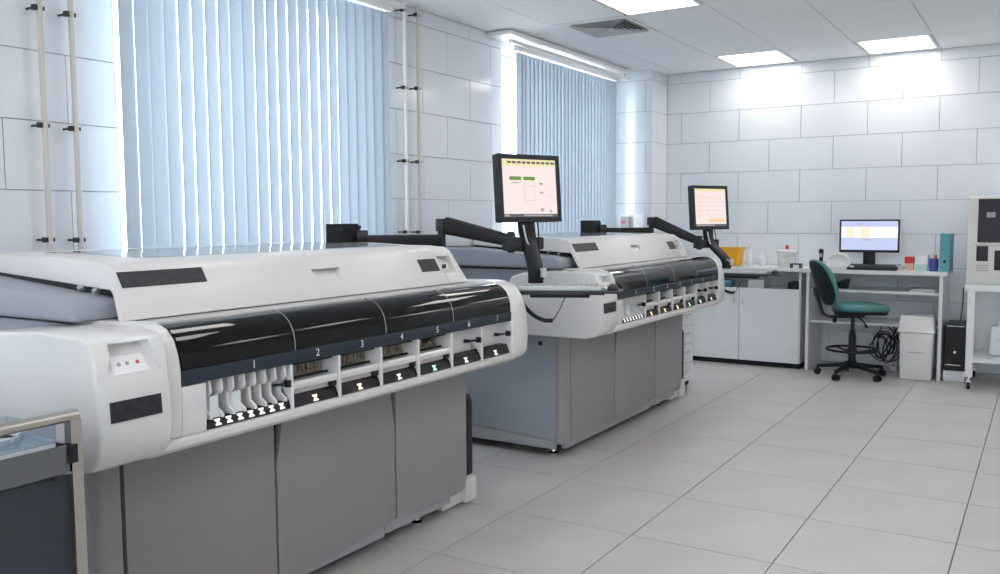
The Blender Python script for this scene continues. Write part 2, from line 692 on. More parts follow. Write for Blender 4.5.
# windows
for n, (a, b) in enumerate(WINDOWS):
    at(((a + b) / 2, YL + 0.2, WZ0))
    bm = new_bm()
    y0, y1 = YL + 0.17, YL + 0.23
    g = 0.06
    mid = (a + b) / 2
    box(bm, a, b, y0, y1, WZ0, WZ0 + g)
    box(bm, a, b, y0, y1, WZ1 - g, WZ1)
    box(bm, a, a + g, y0, y1, WZ0 + g, WZ1 - g)
    box(bm, b - g, b, y0, y1, WZ0 + g, WZ1 - g)
    box(bm, mid - 0.045, mid + 0.045, y0, y1, WZ0 + g, WZ1 - g)
    w = tag(mk('window_%d' % (n + 1), bm, 'frame_white', smooth=False), 'white framed window behind the vertical blind', 'window', kind='structure')
    for q0, q1 in ((a + g, mid - 0.045), (mid + 0.045, b - g)):
        bm = new_bm()
        box(bm, q0, q1, y0 + 0.025, y0 + 0.031, WZ0 + g, WZ1 - g)
        mk('pane', bm, 'window_glass', w, smooth=False)
    bm = new_bm()
    box(bm, a, b, YL - 0.04, YL + 0.17, WZ0 - 0.0, WZ0 + 0.02)
    mk('window_sill', bm, 'frame_white', w, smooth=False)
    for q in (a, b):
        bm = new_bm()
        s = 0.006
        x0, x1 = (q, q + s) if q == a else (q - s, q)
        box(bm, x0, x1, YL + 0.0, YL + 0.17, WZ0 + 0.02, WZ1)
        mk('reveal', bm, 'paint_white', w, smooth=False)
    # daylight enters here
    pl = bpy.data.lights.new('window_portal', 'AREA')
    pl.shape = 'RECTANGLE'
    pl.size = b - a
    pl.size_y = WZ1 - WZ0
    pl.cycles.is_portal = True
    po = bpy.data.objects.new('window_portal', pl)
    COL.objects.link(po)
    po.location = ((a + b) / 2, YL + 0.26, (WZ0 + WZ1) / 2)
    po.rotation_euler = (math.radians(-90), 0, 0)

at((XR - 0.1, (RW0 + RW1) / 2, WZ0))  # unseen window, added to light the room and machine sides from behind
bm = new_bm()
for q in (RW0, RW1 - 0.06, -0.43):
    box(bm, XR - 0.13, XR - 0.07, q, q + 0.06, WZ0, WZ1)
box(bm, XR - 0.13, XR - 0.07, RW0 + 0.06, RW1 - 0.06, WZ0, WZ0 + 0.06)
box(bm, XR - 0.13, XR - 0.07, RW0 + 0.06, RW1 - 0.06, WZ1 - 0.06, WZ1)
w = tag(mk('window_4', bm, 'frame_white', smooth=False), 'added unseen two-part window in the wall facing the tiled end wall', 'window', kind='structure')
for q0, q1 in ((RW0 + 0.06, -0.43), (-0.37, RW1 - 0.06)):
    bm = new_bm()
    box(bm, XR - 0.103, XR - 0.097, q0, q1, WZ0 + 0.06, WZ1 - 0.06)
    mk('pane', bm, 'window_glass', w, smooth=False)
pl = bpy.data.lights.new('window_portal', 'AREA')
pl.shape = 'RECTANGLE'
pl.size = RW1 - RW0
pl.size_y = WZ1 - WZ0
pl.cycles.is_portal = True
po = bpy.data.objects.new('window_portal', pl)
COL.objects.link(po)
po.location = (XR - 0.16, (RW0 + RW1) / 2, (WZ0 + WZ1) / 2)
po.rotation_euler = (math.radians(90), 0, math.radians(-90))


def blind(x0, x1, y, zt, zb, ang, jit, label, rail, special=(), pitch=0.0815):
    t = thing('vertical_blind', ((x0 + x1) / 2, y, zb), label, 'blind', 'vertical fabric blinds')
    bm = new_bm()
    rx0, rx1, ry0, ry1 = rail
    box(bm, rx0, rx1, ry0, ry1, ZC - 0.040, ZC - 0.010)
    mk('pelmet', bm, 'frame_white', t, bev=0.006)
    bm = new_bm()
    box(bm, rx0 + 0.02, rx1 - 0.01, ry0 + 0.004, ry0 + 0.03, zt + 0.028, zt + 0.055)
    box(bm, x0 - 0.02, x1 + 0.02, y - 0.018, y + 0.018, zt + 0.012, zt + 0.055)
    mk('track', bm, 'frame_white', t, bev=0.003)
    w = 0.089
    n = int(round((x1 - x0) / pitch))
    for i in range(n):
        cx = x0 + (i + 0.5) * (x1 - x0) / n
        a = math.radians(ang + random.uniform(-jit, jit))
        if i in special:
            a += math.radians(special[i])
        bm = new_bm()
        # slightly curved vane: 5 points across
        P, Q = [], []
        for k in range(5):
            s = (k / 4 - 0.5) * w
            c = 0.004 * (1 - (2 * k / 4 - 1) ** 2)
            p = Vector((cx + s * math.cos(a) + c * math.sin(a), y + s * math.sin(a) - c * math.cos(a), 0))
            q = p + Vector((math.sin(a), -math.cos(a), 0)) * -0.0005
            P.append(p)
            Q.append(q)
        loop = P + Q[::-1]
        prism(bm, [(v.x, v.y) for v in loop], zb, zt, 'Z')
        v = mk('vane', bm, 'blind_fabric', t, ang=60)
        bm = new_bm()
        cyl(bm, (cx, y, zt), (cx, y, zt + 0.014), 0.005, n=6)
        mk('vane_clip', bm, 'frame_white', v)
    return t


blind(2.53, 4.46, 3.60, 2.66, 0.96, 7, 5, 'pale blue vertical blind with uneven bright gaps, behind the machine with the steel cart', (2.45, 4.52, 3.50, 3.716))
b2 = blind(6.05, 7.90, 3.60, 2.66, 0.96, -4, 2.5, 'closed blue grey vertical blind between the wall pipes and the far corner', (5.79, 7.96, 3.50, 3.716), {1: 13}, 0.066)
blind(-1.0, 0.85, 3.60, 2.66, 0.96, 7, 5, 'pale blue vertical blind beyond the steel cart, away from the wall pipes', (-1.1, 0.92, 3.50, 3.716))  # unseen blind over the added first window

# heating pipes
for k, (x, zs, lab) in enumerate(((2.200, (2.263, 1.772, 1.284), 'bare cream wall pipe farther from the pale blue blind and nearer the steel cart'),
                                  (2.342, (2.262, 1.769, 1.280), 'bare cream wall pipe beside the left edge of the pale blue blind'),
                                  (4.695, (2.733, 2.23, 1.748, 1.275), 'whiter slim wall pipe between the blinds, next to the pale blue blind'),
                                  (4.838, (2.727, 2.24, 1.748, 1.272), 'cream wall pipe between the blinds, farther from the pale blue blind'))):
    t = thing('wall_pipe', (x, 3.66, 0), lab, 'pipe', 'vertical pipes on the window wall')
    bm = new_bm()
    cyl(bm, (x, 3.66, 0.0), (x, 3.66, ZC), 0.012, n=14)
    mk('pipe', bm, 'pipe_cream' if k != 2 else 'frame_white', t)
    for z in zs:
        bm = new_bm()
        cyl(bm, (x, 3.66, z - 0.009), (x, 3.66, z + 0.009), 0.0128, n=14)
        c = mk('clamp', bm, 'pipe_cream', t)
        bm = new_bm()
        box(bm, x - 0.030, x - 0.0129, 3.650, 3.672, z - 0.011, z + 0.011)
        mk('clamp_block', bm, 'clamp_black', c, bev=0.002, seg=1)
        bm = new_bm()
        box(bm, x + 0.0129, x + 0.020, 3.654, 3.668, z - 0.008, z + 0.008)
        mk('clamp_nut', bm, 'clamp_black', c)
        bm = new_bm()
        cyl(bm, (x - 0.021, 3.672, z), (x - 0.021, YL, z), 0.005, n=8)
        mk('clamp_stud', bm, 'clamp_black', c)

# ------------------------------------------------------------------ staining machines


def arc(c, r0, r1, a0, a1, n):
    return [(c[0] + r0 * math.cos(a0 + (a1 - a0) * k / n), c[1] + r1 * math.sin(a0 + (a1 - a0) * k / n)) for k in range(n + 1)]


M = thing('slide_stainer', (2.4, 2.7, 0), 'long white and grey slide staining machine beside the steel cart', 'lab machine', 'slide staining machines')
# --- lower cabinet
bm = new_bm()
box(bm, 1.50, 3.345, 2.325, 3.22, 0.075, 0.735)
mk('cabinet_core', bm, 'core_dark', M, bev=0.004)
bm = new_bm()
prism(bm, [(2.335, 0.10), (2.335, 0.735), (3.22, 0.735), (3.22, 0.15), (2.95, 0.135), (2.6, 0.115)], 1.465, 1.50, 'X')
o = mk('side_panel', bm, 'side_grey', M, bev=0.004)
bm = new_bm()
cyl(bm, (1.462, 2.43, 0.655), (1.470, 2.43, 0.655), 0.013, n=14)
mk('lock', bm, 'black_plastic', o)
bm = new_bm()
prism(bm, [(2.34, 0.05), (2.34, 0.098), (2.6, 0.113), (2.95, 0.133), (3.22, 0.148), (3.22, 0.05)], 1.472, 1.50, 'X')
mk('side_skirt', bm, 'skirt_dark', M, bev=0.002)
bm = new_bm()
prism(bm, [(1.465, 2.335)] + arc((1.50, 2.32), 0.035, 0.035, math.pi, 1.5 * math.pi, 6) + [(1.552, 2.285), (1.552, 2.335)], 0.085, 0.735, 'Z')
mk('corner_post', bm, 'panel_grey', M)


def round_poly(pts, cidx, r, n=5):
    out = []
    N = len(pts)
    for i, p in enumerate(pts):
        if i in cidx:
            a, b = Vector(pts[i - 1]), Vector(pts[(i + 1) % N])
            p = Vector(p)
            da, db = (a - p).normalized(), (b - p).normalized()
            for k in range(n + 1):
                t = k / n
                q = (p + da * r) * (1 - t) ** 2 + p * 2 * t * (1 - t) + (p + db * r) * t ** 2
                out.append((q.x, q.y))
        else:
            out.append(tuple(p))
    return out


pan = [[(1.566, 0.090), (2.158, 0.072), (2.158, 0.735), (1.566, 0.735)],
       [(2.168, 0.072), (2.35, 0.070), (2.70, 0.098), (2.78, 0.108), (2.828, 0.108), (2.828, 0.50), (2.795, 0.735), (2.215, 0.735), (2.168, 0.50)],
       round_poly([(2.838, 0.108), (3.358, 0.085), (3.358, 0.735), (2.838, 0.735)], {1}, 0.09)]
for p in pan:
    bm = new_bm()
    prism(bm, p, 2.285, 2.318, 'Y')
    mk('front_panel', bm, 'panel_grey', M, bev=0.003)
bm = new_bm()
box(bm, 1.52, 2.765, 2.298, 2.325, 0.050, 0.13)
box(bm, 2.769, 3.24, 2.298, 2.325, 0.058, 0.13)
mk('front_skirt', bm, 'skirt_dark', M, bev=0.002)
bm = new_bm()
box(bm, 3.22, 3.375, 2.328, 3.2, 0.018, 0.10)
prism(bm, [(2.30, 0.018), (2.30, 0.125), (2.34, 0.15), (3.15, 0.15), (3.15, 0.018)], 3.375, 3.465, 'X')
mk('end_skirt', bm, 'white_plastic', M, bev=0.004)
bm = new_bm()
prism(bm, [(2.295, 0.15), (2.295, 0.50), (2.31, 0.535), (3.1, 0.535), (3.1, 0.15)], 3.372, 3.425, 'X')
mk('vent_cover', bm, 'black_plastic', M, bev=0.006)
for x, y in ((1.56, 2.40), (3.08, 2.37), (1.56, 3.10), (3.08, 3.10)):
    bm = new_bm()
    lathe(bm, (x, y, 0), [(0, 0), (0.028, 0), (0.028, 0.006), (0.014, 0.016), (0.011, 0.03), (0.011, 0.08), (0, 0.08)], 14)
    mk('levelling_foot', bm, 'chrome', M)
bm = new_bm()
box(bm, 2.93, 2.99, 2.33, 2.40, 0.036, 0.058)
mk('drain_plug', bm, 'skirt_grey', M, bev=0.004)

# --- grey upper shell
bm = new_bm()
box(bm, 1.475, 3.34, 2.36, 3.24, 0.735, 1.07)
mk('shell_core', bm, 'side_grey', M, bev=0.01)
bm = new_bm()
prism(bm, [(2.285, 1.083), (2.292, 1.135), (2.34, 1.148), (2.90, 1.192), (3.26, 1.192), (3.26, 1.083)], 1.425, 3.345, 'X')
mk('shell', bm, 'side_grey', M, bev=0.014, seg=3)
# --- console
bm = new_bm()
prism(bm, [(2.53, 0.733), (2.50, 0.722), (2.06, 0.724), (2.015, 0.732), (1.998, 0.745), (1.998, 0.764), (2.01, 0.772), (2.40, 0.772), (2.40, 1.04), (2.53, 1.04)], 1.45, 3.33, 'X')
mk('console_floor', bm, 'white_plastic', M, bev=0.003)
capL = [(2.535, 0.735), (2.50, 0.724), (2.06, 0.724), (2.005, 0.738), (1.975, 0.775), (1.962, 0.83), (1.968, 0.93), (1.982, 1.03), (2.0, 1.064), (2.04, 1.075), (2.20, 1.080), (2.44, 1.066), (2.51, 1.045), (2.535, 1.01)]
bm = new_bm()
prism(bm, capL, 1.285, 1.500, 'X')
o = mk('end_cap', bm, 'white_gloss', M, bev=0.010, seg=3)
cb = new_bm()
pts = [(1.90, 0.965), (1.972, 0.972), (2.03, 1.052), (1.90, 1.068)]
vs = prism(cb, pts, 1.312, 1.476, 'X')
for v in cb.verts:
    if v.co.y > 1.98:
        v.co.x = 1.394 + (v.co.x - 1.394) * (0.80 if v.co.z < 1.0 else 0.62)
cut(o, [cb])
bm = new_bm()
# small status plate lying on the slanted floor of the recess
P = [(1.338, 1.977, 0.977), (1.442, 1.977, 0.977), (1.438, 2.008, 1.0195), (1.346, 2.008, 1.0195)]
A = [bm.verts.new(p) for p in P]
B = [bm.verts.new((p[0], p[1] - 0.003, p[2] + 0.002)) for p in P]
bm.faces.new(A)
bm.faces.new(B[::-1])
for i in range(4):
    bm.faces.new((A[i], A[(i + 1) % 4], B[(i + 1) % 4], B[i]))
bmesh.ops.recalc_face_normals(bm, faces=bm.faces)
plate = mk('status_plate', bm, 'print_white', o, smooth=False)
for x, m in ((1.362, 'print_grey'), (1.386, 'print_grey'), (1.416, 'print_red')):
    bm = new_bm()
    c = Vector((x, 1.993, 1.0005))
    cyl(bm, c, c + Vector((0, -0.0035, 0.0024)), 0.0055, n=10)
    mk('indicator', bm, m, plate) if False else mk('indicator', bm, m, o)
bm = new_bm()
prism(bm, [(1.9640, 0.862), (1.9670, 0.914), (1.9635, 0.914), (1.9605, 0.862)], 1.316, 1.464, 'X')
mk('label_plate', bm, 'label_dark', M)
# inner white cheek with the curved edge
cheek = [(2.40, 0.772), (2.004, 0.772), (1.998, 0.83), (1.998, 0.955), (2.006, 1.0), (2.022, 1.04), (2.05, 1.068), (2.09, 1.083), (2.40, 1.083)]
bm = new_bm()
prism(bm, cheek, 1.503, 1.556, 'X')
mk('cheek', bm, 'white_gloss', M, bev=0.004)
bm = new_bm()
prism(bm, [(2.40, 0.772), (2.004, 0.772), (2.000, 0.83), (2.000, 0.910), (2.40, 0.910)], 1.557, 1.640, 'X')
mk('blank_panel', bm, 'white_gloss', M, bev=0.003)
capR = [(2.50, 0.74), (2.46, 0.724), (2.08, 0.724), (2.02, 0.735), (1.993, 0.768), (1.988, 0.86), (1.997, 0.95), (2.015, 1.01), (2.05, 1.06), (2.11, 1.083), (2.46, 1.083), (2.50, 1.06)]
bm = new_bm()
prism(bm, capR, 3.296, 3.435, 'X')
mk('end_cap', bm, 'white_gloss', M, bev=0.016, seg=3)
bm = new_bm()
box(bm, 1.557, 3.296, 2.095, 2.42, 1.062, 1.079)
mk('console_deck', bm, 'skirt_grey', M, bev=0.003)
bm = new_bm()
box(bm, 1.557, 3.296, 2.012, 2.40, 0.915, 0.925)
box(bm, 1.557, 3.296, 2.385, 2.40, 0.925, 1.06)
mk('stain_deck', bm, 'core_dark', M, smooth=False)
bm = new_bm()
box(bm, 1.642, 3.296, 2.32, 2.34, 0.772, 0.915)
mk('bay_back', bm, 'bay_inner', M, smooth=False)
# navy number strip
bm = new_bm()
prism(bm, [(1.999, 0.914), (1.997, 0.953), (2.006, 0.957), (2.016, 0.953), (2.016, 0.914)], 1.557, 3.296, 'X')
strip = mk('number_strip', bm, 'navy_strip', M, bev=0.001, seg=1)
FINS = [1.640] + [1.973 + 0.2187 * k for k in range(7)]
NUMX = [1.815, 2.085, 2.302, 2.522, 2.743, 2.962, 3.18]
for k, x in enumerate(NUMX):
    text_part('number', str(k + 1), 0.034, 'print_white', (x, 1.9975, 0.9355), Matrix.Rotation(math.radians(90), 4, 'X'), strip)
# visor: four curved smoked panels
VX = [1.558, 1.988, 2.436, 2.856, 3.295]
vp = [(2.000, 0.957), (2.001, 0.985), (2.008, 1.015), (2.022, 1.043), (2.048, 1.066), (2.095, 1.0815)]
vi = [(p[0] + 0.005, p[1] - 0.003) for p in vp]
for k in range(4):
    bm = new_bm()
    prism(bm, vp + vi[::-1], VX[k] + 0.002, VX[k + 1] - 0.002, 'X')
    mk('visor', bm, 'visor_glass', M, ang=50)
    if k:
        bm = new_bm()
        prism(bm, [(p[0] - 0.0005, p[1] + 0.0003) for p in vp] + vi[::-1], VX[k] - 0.0010, VX[k] + 0.0010, 'X')
        mk('visor_seam', bm, 'key_grey', M, ang=50)
# things dimly seen through the visor
for x, y, w, d, h, m in ((1.64, 2.10, 0.05, 0.10, 0.09, 'holder_plastic'), (1.72, 2.16, 0.12, 0.06, 0.045, 'slide_tan'), (1.87, 2.16, 0.09, 0.06, 0.05, 'holder_plastic'), (2.03, 2.2, 0.30, 0.08, 0.04, 'slide_tan'), (2.45, 2.2, 0.34, 0.08, 0.04, 'slide_tan'), (2.88, 2.2, 0.34, 0.08, 0.045, 'slide_tan')):
    bm = new_bm()
    box(bm, x, x + w, y, y + d, 0.925, 0.925 + h)
    for q in range(int(w / 0.018)):
        box(bm, x + 0.004 + q * 0.018, x + 0.012 + q * 0.018, y + 0.01, y + d - 0.01, 0.925 + h, 0.925 + h + 0.02)
    mk('reagent_tray', bm, m, M, smooth=False)
# fins between the sections
for x in FINS[1:7]:
    bm = new_bm()
    prism(bm, [(2.002, 0.912), (2.000, 0.767), (2.004, 0.767), (2.016, 0.80), (2.045, 0.838), (2.075, 0.85), (2.32, 0.86), (2.32, 0.912)], x - 0.006, x + 0.006, 'X')
    mk('divider', bm, 'white_gloss', M, bev=0.002, seg=1)
# sloping black label ledge under each section, with lit hourglass marks


def hourglass(bm, c, s, u, v, n):
    for sg in (1, -1):
        P = [c + u * (-s) + v * (sg * s * 0.95), c + u * s + v * (sg * s * 0.95), c + u * s + v * (sg * s * 0.55), c + u * (0.38 * s) + v * (sg * 0.02 * s), c + u * (-0.38 * s) + v * (sg * 0.02 * s), c - u * s + v * (sg * s * 0.55)]
        A = [bm.verts.new(p) for p in P]
        B = [bm.verts.new(p + n * 0.0006) for p in P]
        bm.faces.new(A)
        bm.faces.new(B[::-1])
        for i in range(6):
            bm.faces.new((A[i], A[(i + 1) % 6], B[(i + 1) % 6], B[i]))
    bmesh.ops.recalc_face_normals(bm, faces=bm.faces)


vl = Vector((0, 0.018, 0.040)).normalized()
nl = Vector((0, -0.040, 0.018)).normalized()
ICON = ['icon_white', 'icon_warm', 'icon_warm', 'icon_warm', 'icon_green', 'icon_white', 'icon_white']
for k in range(7):
    a, b = FINS[k] + (0.008 if k else 0.003), FINS[k + 1] - 0.008
    if k == 6:
        b = 3.295
    bm = new_bm()
    zt = 0.797 if k == 0 else 0.811
    prism(bm, [(2.005, 0.7725), (2.005 + (zt - 0.7725) * 0.45, zt), (2.30, zt), (2.30, 0.7725)], a, b, 'X')
    o = mk('label_ledge', bm, 'black_plastic', M, bev=0.002, seg=1)
    xs = [1.685 + 0.0415 * q for q in range(7)] if k == 0 else [(a + b) / 2]
    for x in xs:
        bm = new_bm()
        hourglass(bm, Vector((x, 2.005 + 0.014 * 0.45, 0.7865)) + nl * 0.0006, 0.0105 if k == 0 else 0.0115, Vector((1, 0, 0)), vl, nl)
        mk('lit_mark', bm, ICON[k], o, smooth=False)
# section 1: a comb of reagent holders
for q in range(8):
    x = 1.662 + 0.0415 * q
    bm = new_bm()
    prism(bm, [(2.012, 0.912), (2.008, 0.877), (2.016, 0.867), (2.034, 0.864), (2.032, 0.824), (2.008, 0.808), (2.008, 0.798), (2.09, 0.798), (2.09, 0.912)], x - 0.0045, x + 0.0045, 'X')
    mk('reagent_holder', bm, 'white_gloss', M, bev=0.001, seg=1)
    if q < 7:
        bm = new_bm()
        box(bm, x + 0.0045, x + 0.037, 2.052, 2.060, 0.868, 0.912)
        mk('holder_back', bm, 'holder_plastic', M, smooth=False)
        bm = new_bm()
        box(bm, x + 0.0045, x + 0.037, 2.066, 2.072, 0.798, 0.8675)
        mk('holder_back', bm, 'holder_plastic', M, smooth=False)
    if q in (0, 2):
        bm = new_bm()
        box(bm, x + 0.0055, x + 0.036, 2.022, 2.060, 0.7985, 0.862)
        mk('reagent_block', bm, 'milky_plastic', M, bev=0.004)
# sections 2 to 5: slide racks behind a white bar
for k in range(1, 5):
    a, b = FINS[k] + 0.0065, FINS[k + 1] - 0.0065
    bm = new_bm()
    box(bm, a, b, 2.075, 2.30, 0.815, 0.868)
    for q in range(11):
        xx = a + 0.004 + q * (b - a - 0.008) / 11
        hh = 0.898 + random.uniform(-0.006, 0.006) - (0.02 if k == 4 and q > 5 else 0)
        box(bm, xx, xx + 0.0125, 2.070 + random.uniform(0, 0.006), 2.28, 0.868, hh)
    mk('slide_rack', bm, 'slide_tan', M, smooth=False)
    bm = new_bm()
    prism(bm, [(2.012, 0.829), (2.008, 0.836), (2.008, 0.846), (2.014, 0.853), (2.05, 0.853), (2.05, 0.829)], a, b, 'X')
    o = mk('slide_bar', bm, 'white_gloss', M)
    bm = new_bm()
    box(bm, a, b - 0.03, 2.022, 2.05, 0.8115, 0.829)
    mk('bar_base', bm, 'holder_plastic', o, smooth=False)
    bm = new_bm()
    box(bm, a, b, 2.05, 2.056, 0.853, 0.860)  # dark strip drawn for the gap above the bar
    mk('bar_gap_strip', bm, 'core_dark', o, smooth=False)
    bm = new_bm()
    box(bm, b - 0.028, b, 2.012, 2.04, 0.8115, 0.828)
    mk('catch', bm, 'black_plastic', M, bev=0.003, seg=1)
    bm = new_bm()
    box(bm, a, b, 2.03, 2.06, 0.902, 0.9125)  # dark strip put in for the shade above the slides
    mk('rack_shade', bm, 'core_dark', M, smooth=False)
# sections 6 and 7: closed white doors with a black latch
for k in (5, 6):
    a, b = FINS[k] + 0.008, (FINS[k + 1] - 0.008 if k == 5 else 3.294)
    bm = new_bm()
    prism(bm, [(2.052, 0.8115), (2.047, 0.911), (2.30, 0.911), (2.30, 0.8115)], a, b, 'X')
    o = mk('bay_door', bm, 'white_gloss', M, bev=0.002, seg=1)
    bm = new_bm()
    cyl(bm, (b - 0.062, 2.032, 0.858), (b - 0.012, 2.010, 0.858), 0.0045, n=8)
    box(bm, b - 0.016, b - 0.004, 1.998, 2.018, 0.848, 0.870)
    box(bm, b - 0.066, b - 0.058, 2.024, 2.046, 0.851, 0.865)
    mk('latch', bm, 'black_plastic', o, bev=0.001, seg=1)
bm = new_bm()
cyl(bm, (1.915, 2.03, 0.852), (1.958, 2.012, 0.852), 0.0045, n=8)
box(bm, 1.954, 1.966, 2.0, 2.02, 0.842, 0.864)
mk('latch', bm, 'black_plastic', M, bev=0.001, seg=1)
# --- white hood
hood = [(2.203, 1.082), (2.218, 1.082), (2.270, 1.155), (2.285, 1.166), (2.95, 1.205), (2.95, 1.256), (2.62, 1.257), (2.38, 1.247), (2.315, 1.238), (2.288, 1.222)]
bm = new_bm()
prism(bm, hood, 1.54, 3.122, 'X')
for v in bm.verts:
    if v.co.x < 1.6:
        v.co.x += (v.co.z - 1.15) * 0.28
o = mk('hood', bm, 'white_plastic', M, bev=0.005, seg=2)


def hood_y(z):
    return 2.203 + (z - 1.082) / (1.222 - 1.082) * (2.288 - 2.203)


cb = new_bm()
z0, z1 = 1.148, 1.182
A = [(2.335, hood_y(z1) - 0.03, z1), (2.488, hood_y(z1) - 0.03, z1), (2.462, hood_y(z0) - 0.03, z0), (2.360, hood_y(z0) - 0.03, z0)]
Bq = [(2.335, hood_y(z1) + 0.030, z1 + 0.004), (2.488, hood_y(z1) + 0.030, z1 + 0.004), (2.462, hood_y(z0) + 0.004, z0), (2.360, hood_y(z0) + 0.004, z0)]
A = [cb.verts.new(p) for p in A]
Bq = [cb.verts.new(p) for p in Bq]
cb.faces.new(A)
cb.faces.new(Bq[::-1])
for i in range(4):
    cb.faces.new((A[i], A[(i + 1) % 4], Bq[(i + 1) % 4], Bq[i]))
bmesh.ops.recalc_face_normals(cb, faces=cb.faces)
cut(o, [cb])


def hood_plate(name, x0, x1, z0, z1, mat, parent, e=0.0015):
    bm = new_bm()
    prism(bm, [(hood_y(z0) - e, z0), (hood_y(z1) - e, z1), (hood_y(z1) + 0.002, z1), (hood_y(z0) + 0.002, z0)], x0, x1, 'X')
    return mk(name, bm, mat, parent, smooth=False)


hood_plate('label_plate', 1.566, 1.868, 1.172, 1.217, 'label_dark', o)
hood_plate('label_plate', 2.972, 3.098, 1.140, 1.192, 'label_dark', o)
bm = new_bm()
prism(bm, [(2.40, 1.2475), (2.62, 1.2565), (2.90, 1.2560), (2.90, 1.2595), (2.62, 1.2600), (2.40, 1.2512)], 1.72, 3.02, 'X')
mk('hood_window', bm, 'hood_glass', o, smooth=False)
bm = new_bm()
prism(bm, [(2.203, 1.082), (2.288, 1.222), (2.315, 1.238), (2.40, 1.244), (2.95, 1.246), (2.95, 1.19), (2.29, 1.10), (2.218, 1.082)], 3.125, 3.268, 'X')
for v in bm.verts:
    if v.co.x > 3.2:
        v.co.x -= (v.co.z - 1.082) * 0.16
o = mk('hood_end', bm, 'white_plastic', M, bev=0.010, seg=3)
cb = new_bm()
z0, z1 = 1.125, 1.200
prism(cb, [(2.10, z0), (2.10, z1), (hood_y(z1) + 0.03, z1), (hood_y(z0) + 0.035, z0)], 3.10, 3.215, 'X')
cut(o, [cb])
bm = new_bm()
box(bm, 3.135, 3.190, hood_y(1.15) + 0.016, hood_y(1.15) + 0.024, 1.140, 1.168)
s = mk('small_display', bm, 'print_white', o, smooth=False)
bm = new_bm()
box(bm, 3.142, 3.172, hood_y(1.15) + 0.0145, hood_y(1.15) + 0.0165, 1.146, 1.164)
mk('display_glass', bm, 'navy_strip', o, smooth=False)
bm = new_bm()
prism(bm, [(2.958, 1.195), (2.958, 1.256), (3.20, 1.252), (3.27, 1.235), (3.27, 1.195)], 1.51, 3.13, 'X')
mk('rear_cover', bm, 'white_plastic', M, bev=0.006)
# black strip drawn for the dark gap under the hood's side, and hinge rods
bm = new_bm()
prism(bm, [(2.30, 1.147), (2.30, 1.166), (2.93, 1.203), (2.93, 1.190)], 1.56, 3.11, 'X')
mk('hood_gap_strip', bm, 'black_plastic', M, smooth=False)
for y, z in ((2.42, 1.170), (2.35, 1.162)):
    bm = new_bm()
    cyl(bm, (1.535, y, z), (1.565, y, z), 0.008, n=10)
    mk('hinge_pin', bm, 'chrome', M)

OFF = 2.86
M2 = copy_tree(M)
M2.location = (2.4 + OFF, 2.7, -0.0)
for ch in M2.children:
    for g in ch.children:
        if g.name.startswith('lit_mark') and g.data.materials[0].name == 'icon_warm':
            g.data = g.data.copy()
            g.data.materials[0] = MATS['icon_amber']
M2['label'] = 'long white and grey slide staining machine next to the white drawer unit'

# ------------------------------------------------------------------ monitor arms with keyboard trays


def basis_box(bm, c, u, v, n, a, b, h, mi=0):
    """box with centre c, half sizes a,b,h along unit vectors u,v,n"""
    c = Vector(c)
    vs = []
    for k in (-1, 1):
        for i, j in ((-1, -1), (1, -1), (1, 1), (-1, 1)):
            vs.append(bm.verts.new(c + u * (i * a) + v * (j * b) + n * (k * h)))
    fs = []
    for f in ((3, 2, 1, 0), (4, 5, 6, 7), (0, 1, 5, 4), (1, 2, 6, 5), (2, 3, 7, 6), (3, 0, 4, 7)):
        fs.append(bm.faces.new([vs[i] for i in f]))
    for f in fs:
        f.material_index = mi
    bmesh.ops.recalc_face_normals(bm, faces=fs)


def screen_part(parent, c, u, v, n, w, h, rects, mats, name='screen'):
    """flat lit picture: rects (x0,x1,y0,y1,level,mat) in 0..1 of the visible area"""
    bm = new_bm()
    for x0, x1, y0, y1, lv, mi in rects:
        P = [c + u * ((x - 0.5) * w) + v * ((y - 0.5) * h) + n * (0.0003 * lv) for x, y in ((x0, y0), (x1, y0), (x1, y1), (x0, y1))]
        f = bm.faces.new([bm.verts.new(p) for p in P])
        f.material_index = mi
    o = mk(name, bm, mats, parent, smooth=False)
    return o


def keyboard(c, u, v, L, D, body, key, label, group=None, rows=5, cols=16, tilt=0.0):
    c = Vector(c)
    n = Vector((0, 0, 1))
    t = thing('keyboard', c, label, 'keyboard', group)
    bm = new_bm()
    basis_box(bm, c + n * 0.010, u, v, n, L / 2, D / 2, 0.010)
    mk('body', bm, body, t, bev=0.004)
    for k in range(rows):
        bm = new_bm()
        for q in range(cols):
            x = -L / 2 + 0.012 + (q + 0.5) * (L - 0.024) / cols
            y = -D / 2 + 0.015 + (k + 0.5) * (D - 0.035) / rows
            basis_box(bm, c + u * x + v * y + n * 0.0235, u, v, n, (L - 0.024) / cols * 0.42, (D - 0.035) / rows * 0.40, 0.0035)
        mk('key_row', bm, key, t, smooth=False)
    if tilt:
        for ch in t.children:
            for vv in ch.data.vertices:
                vv.co.z += tilt * (vv.co.dot(v) + D / 2)
    return t


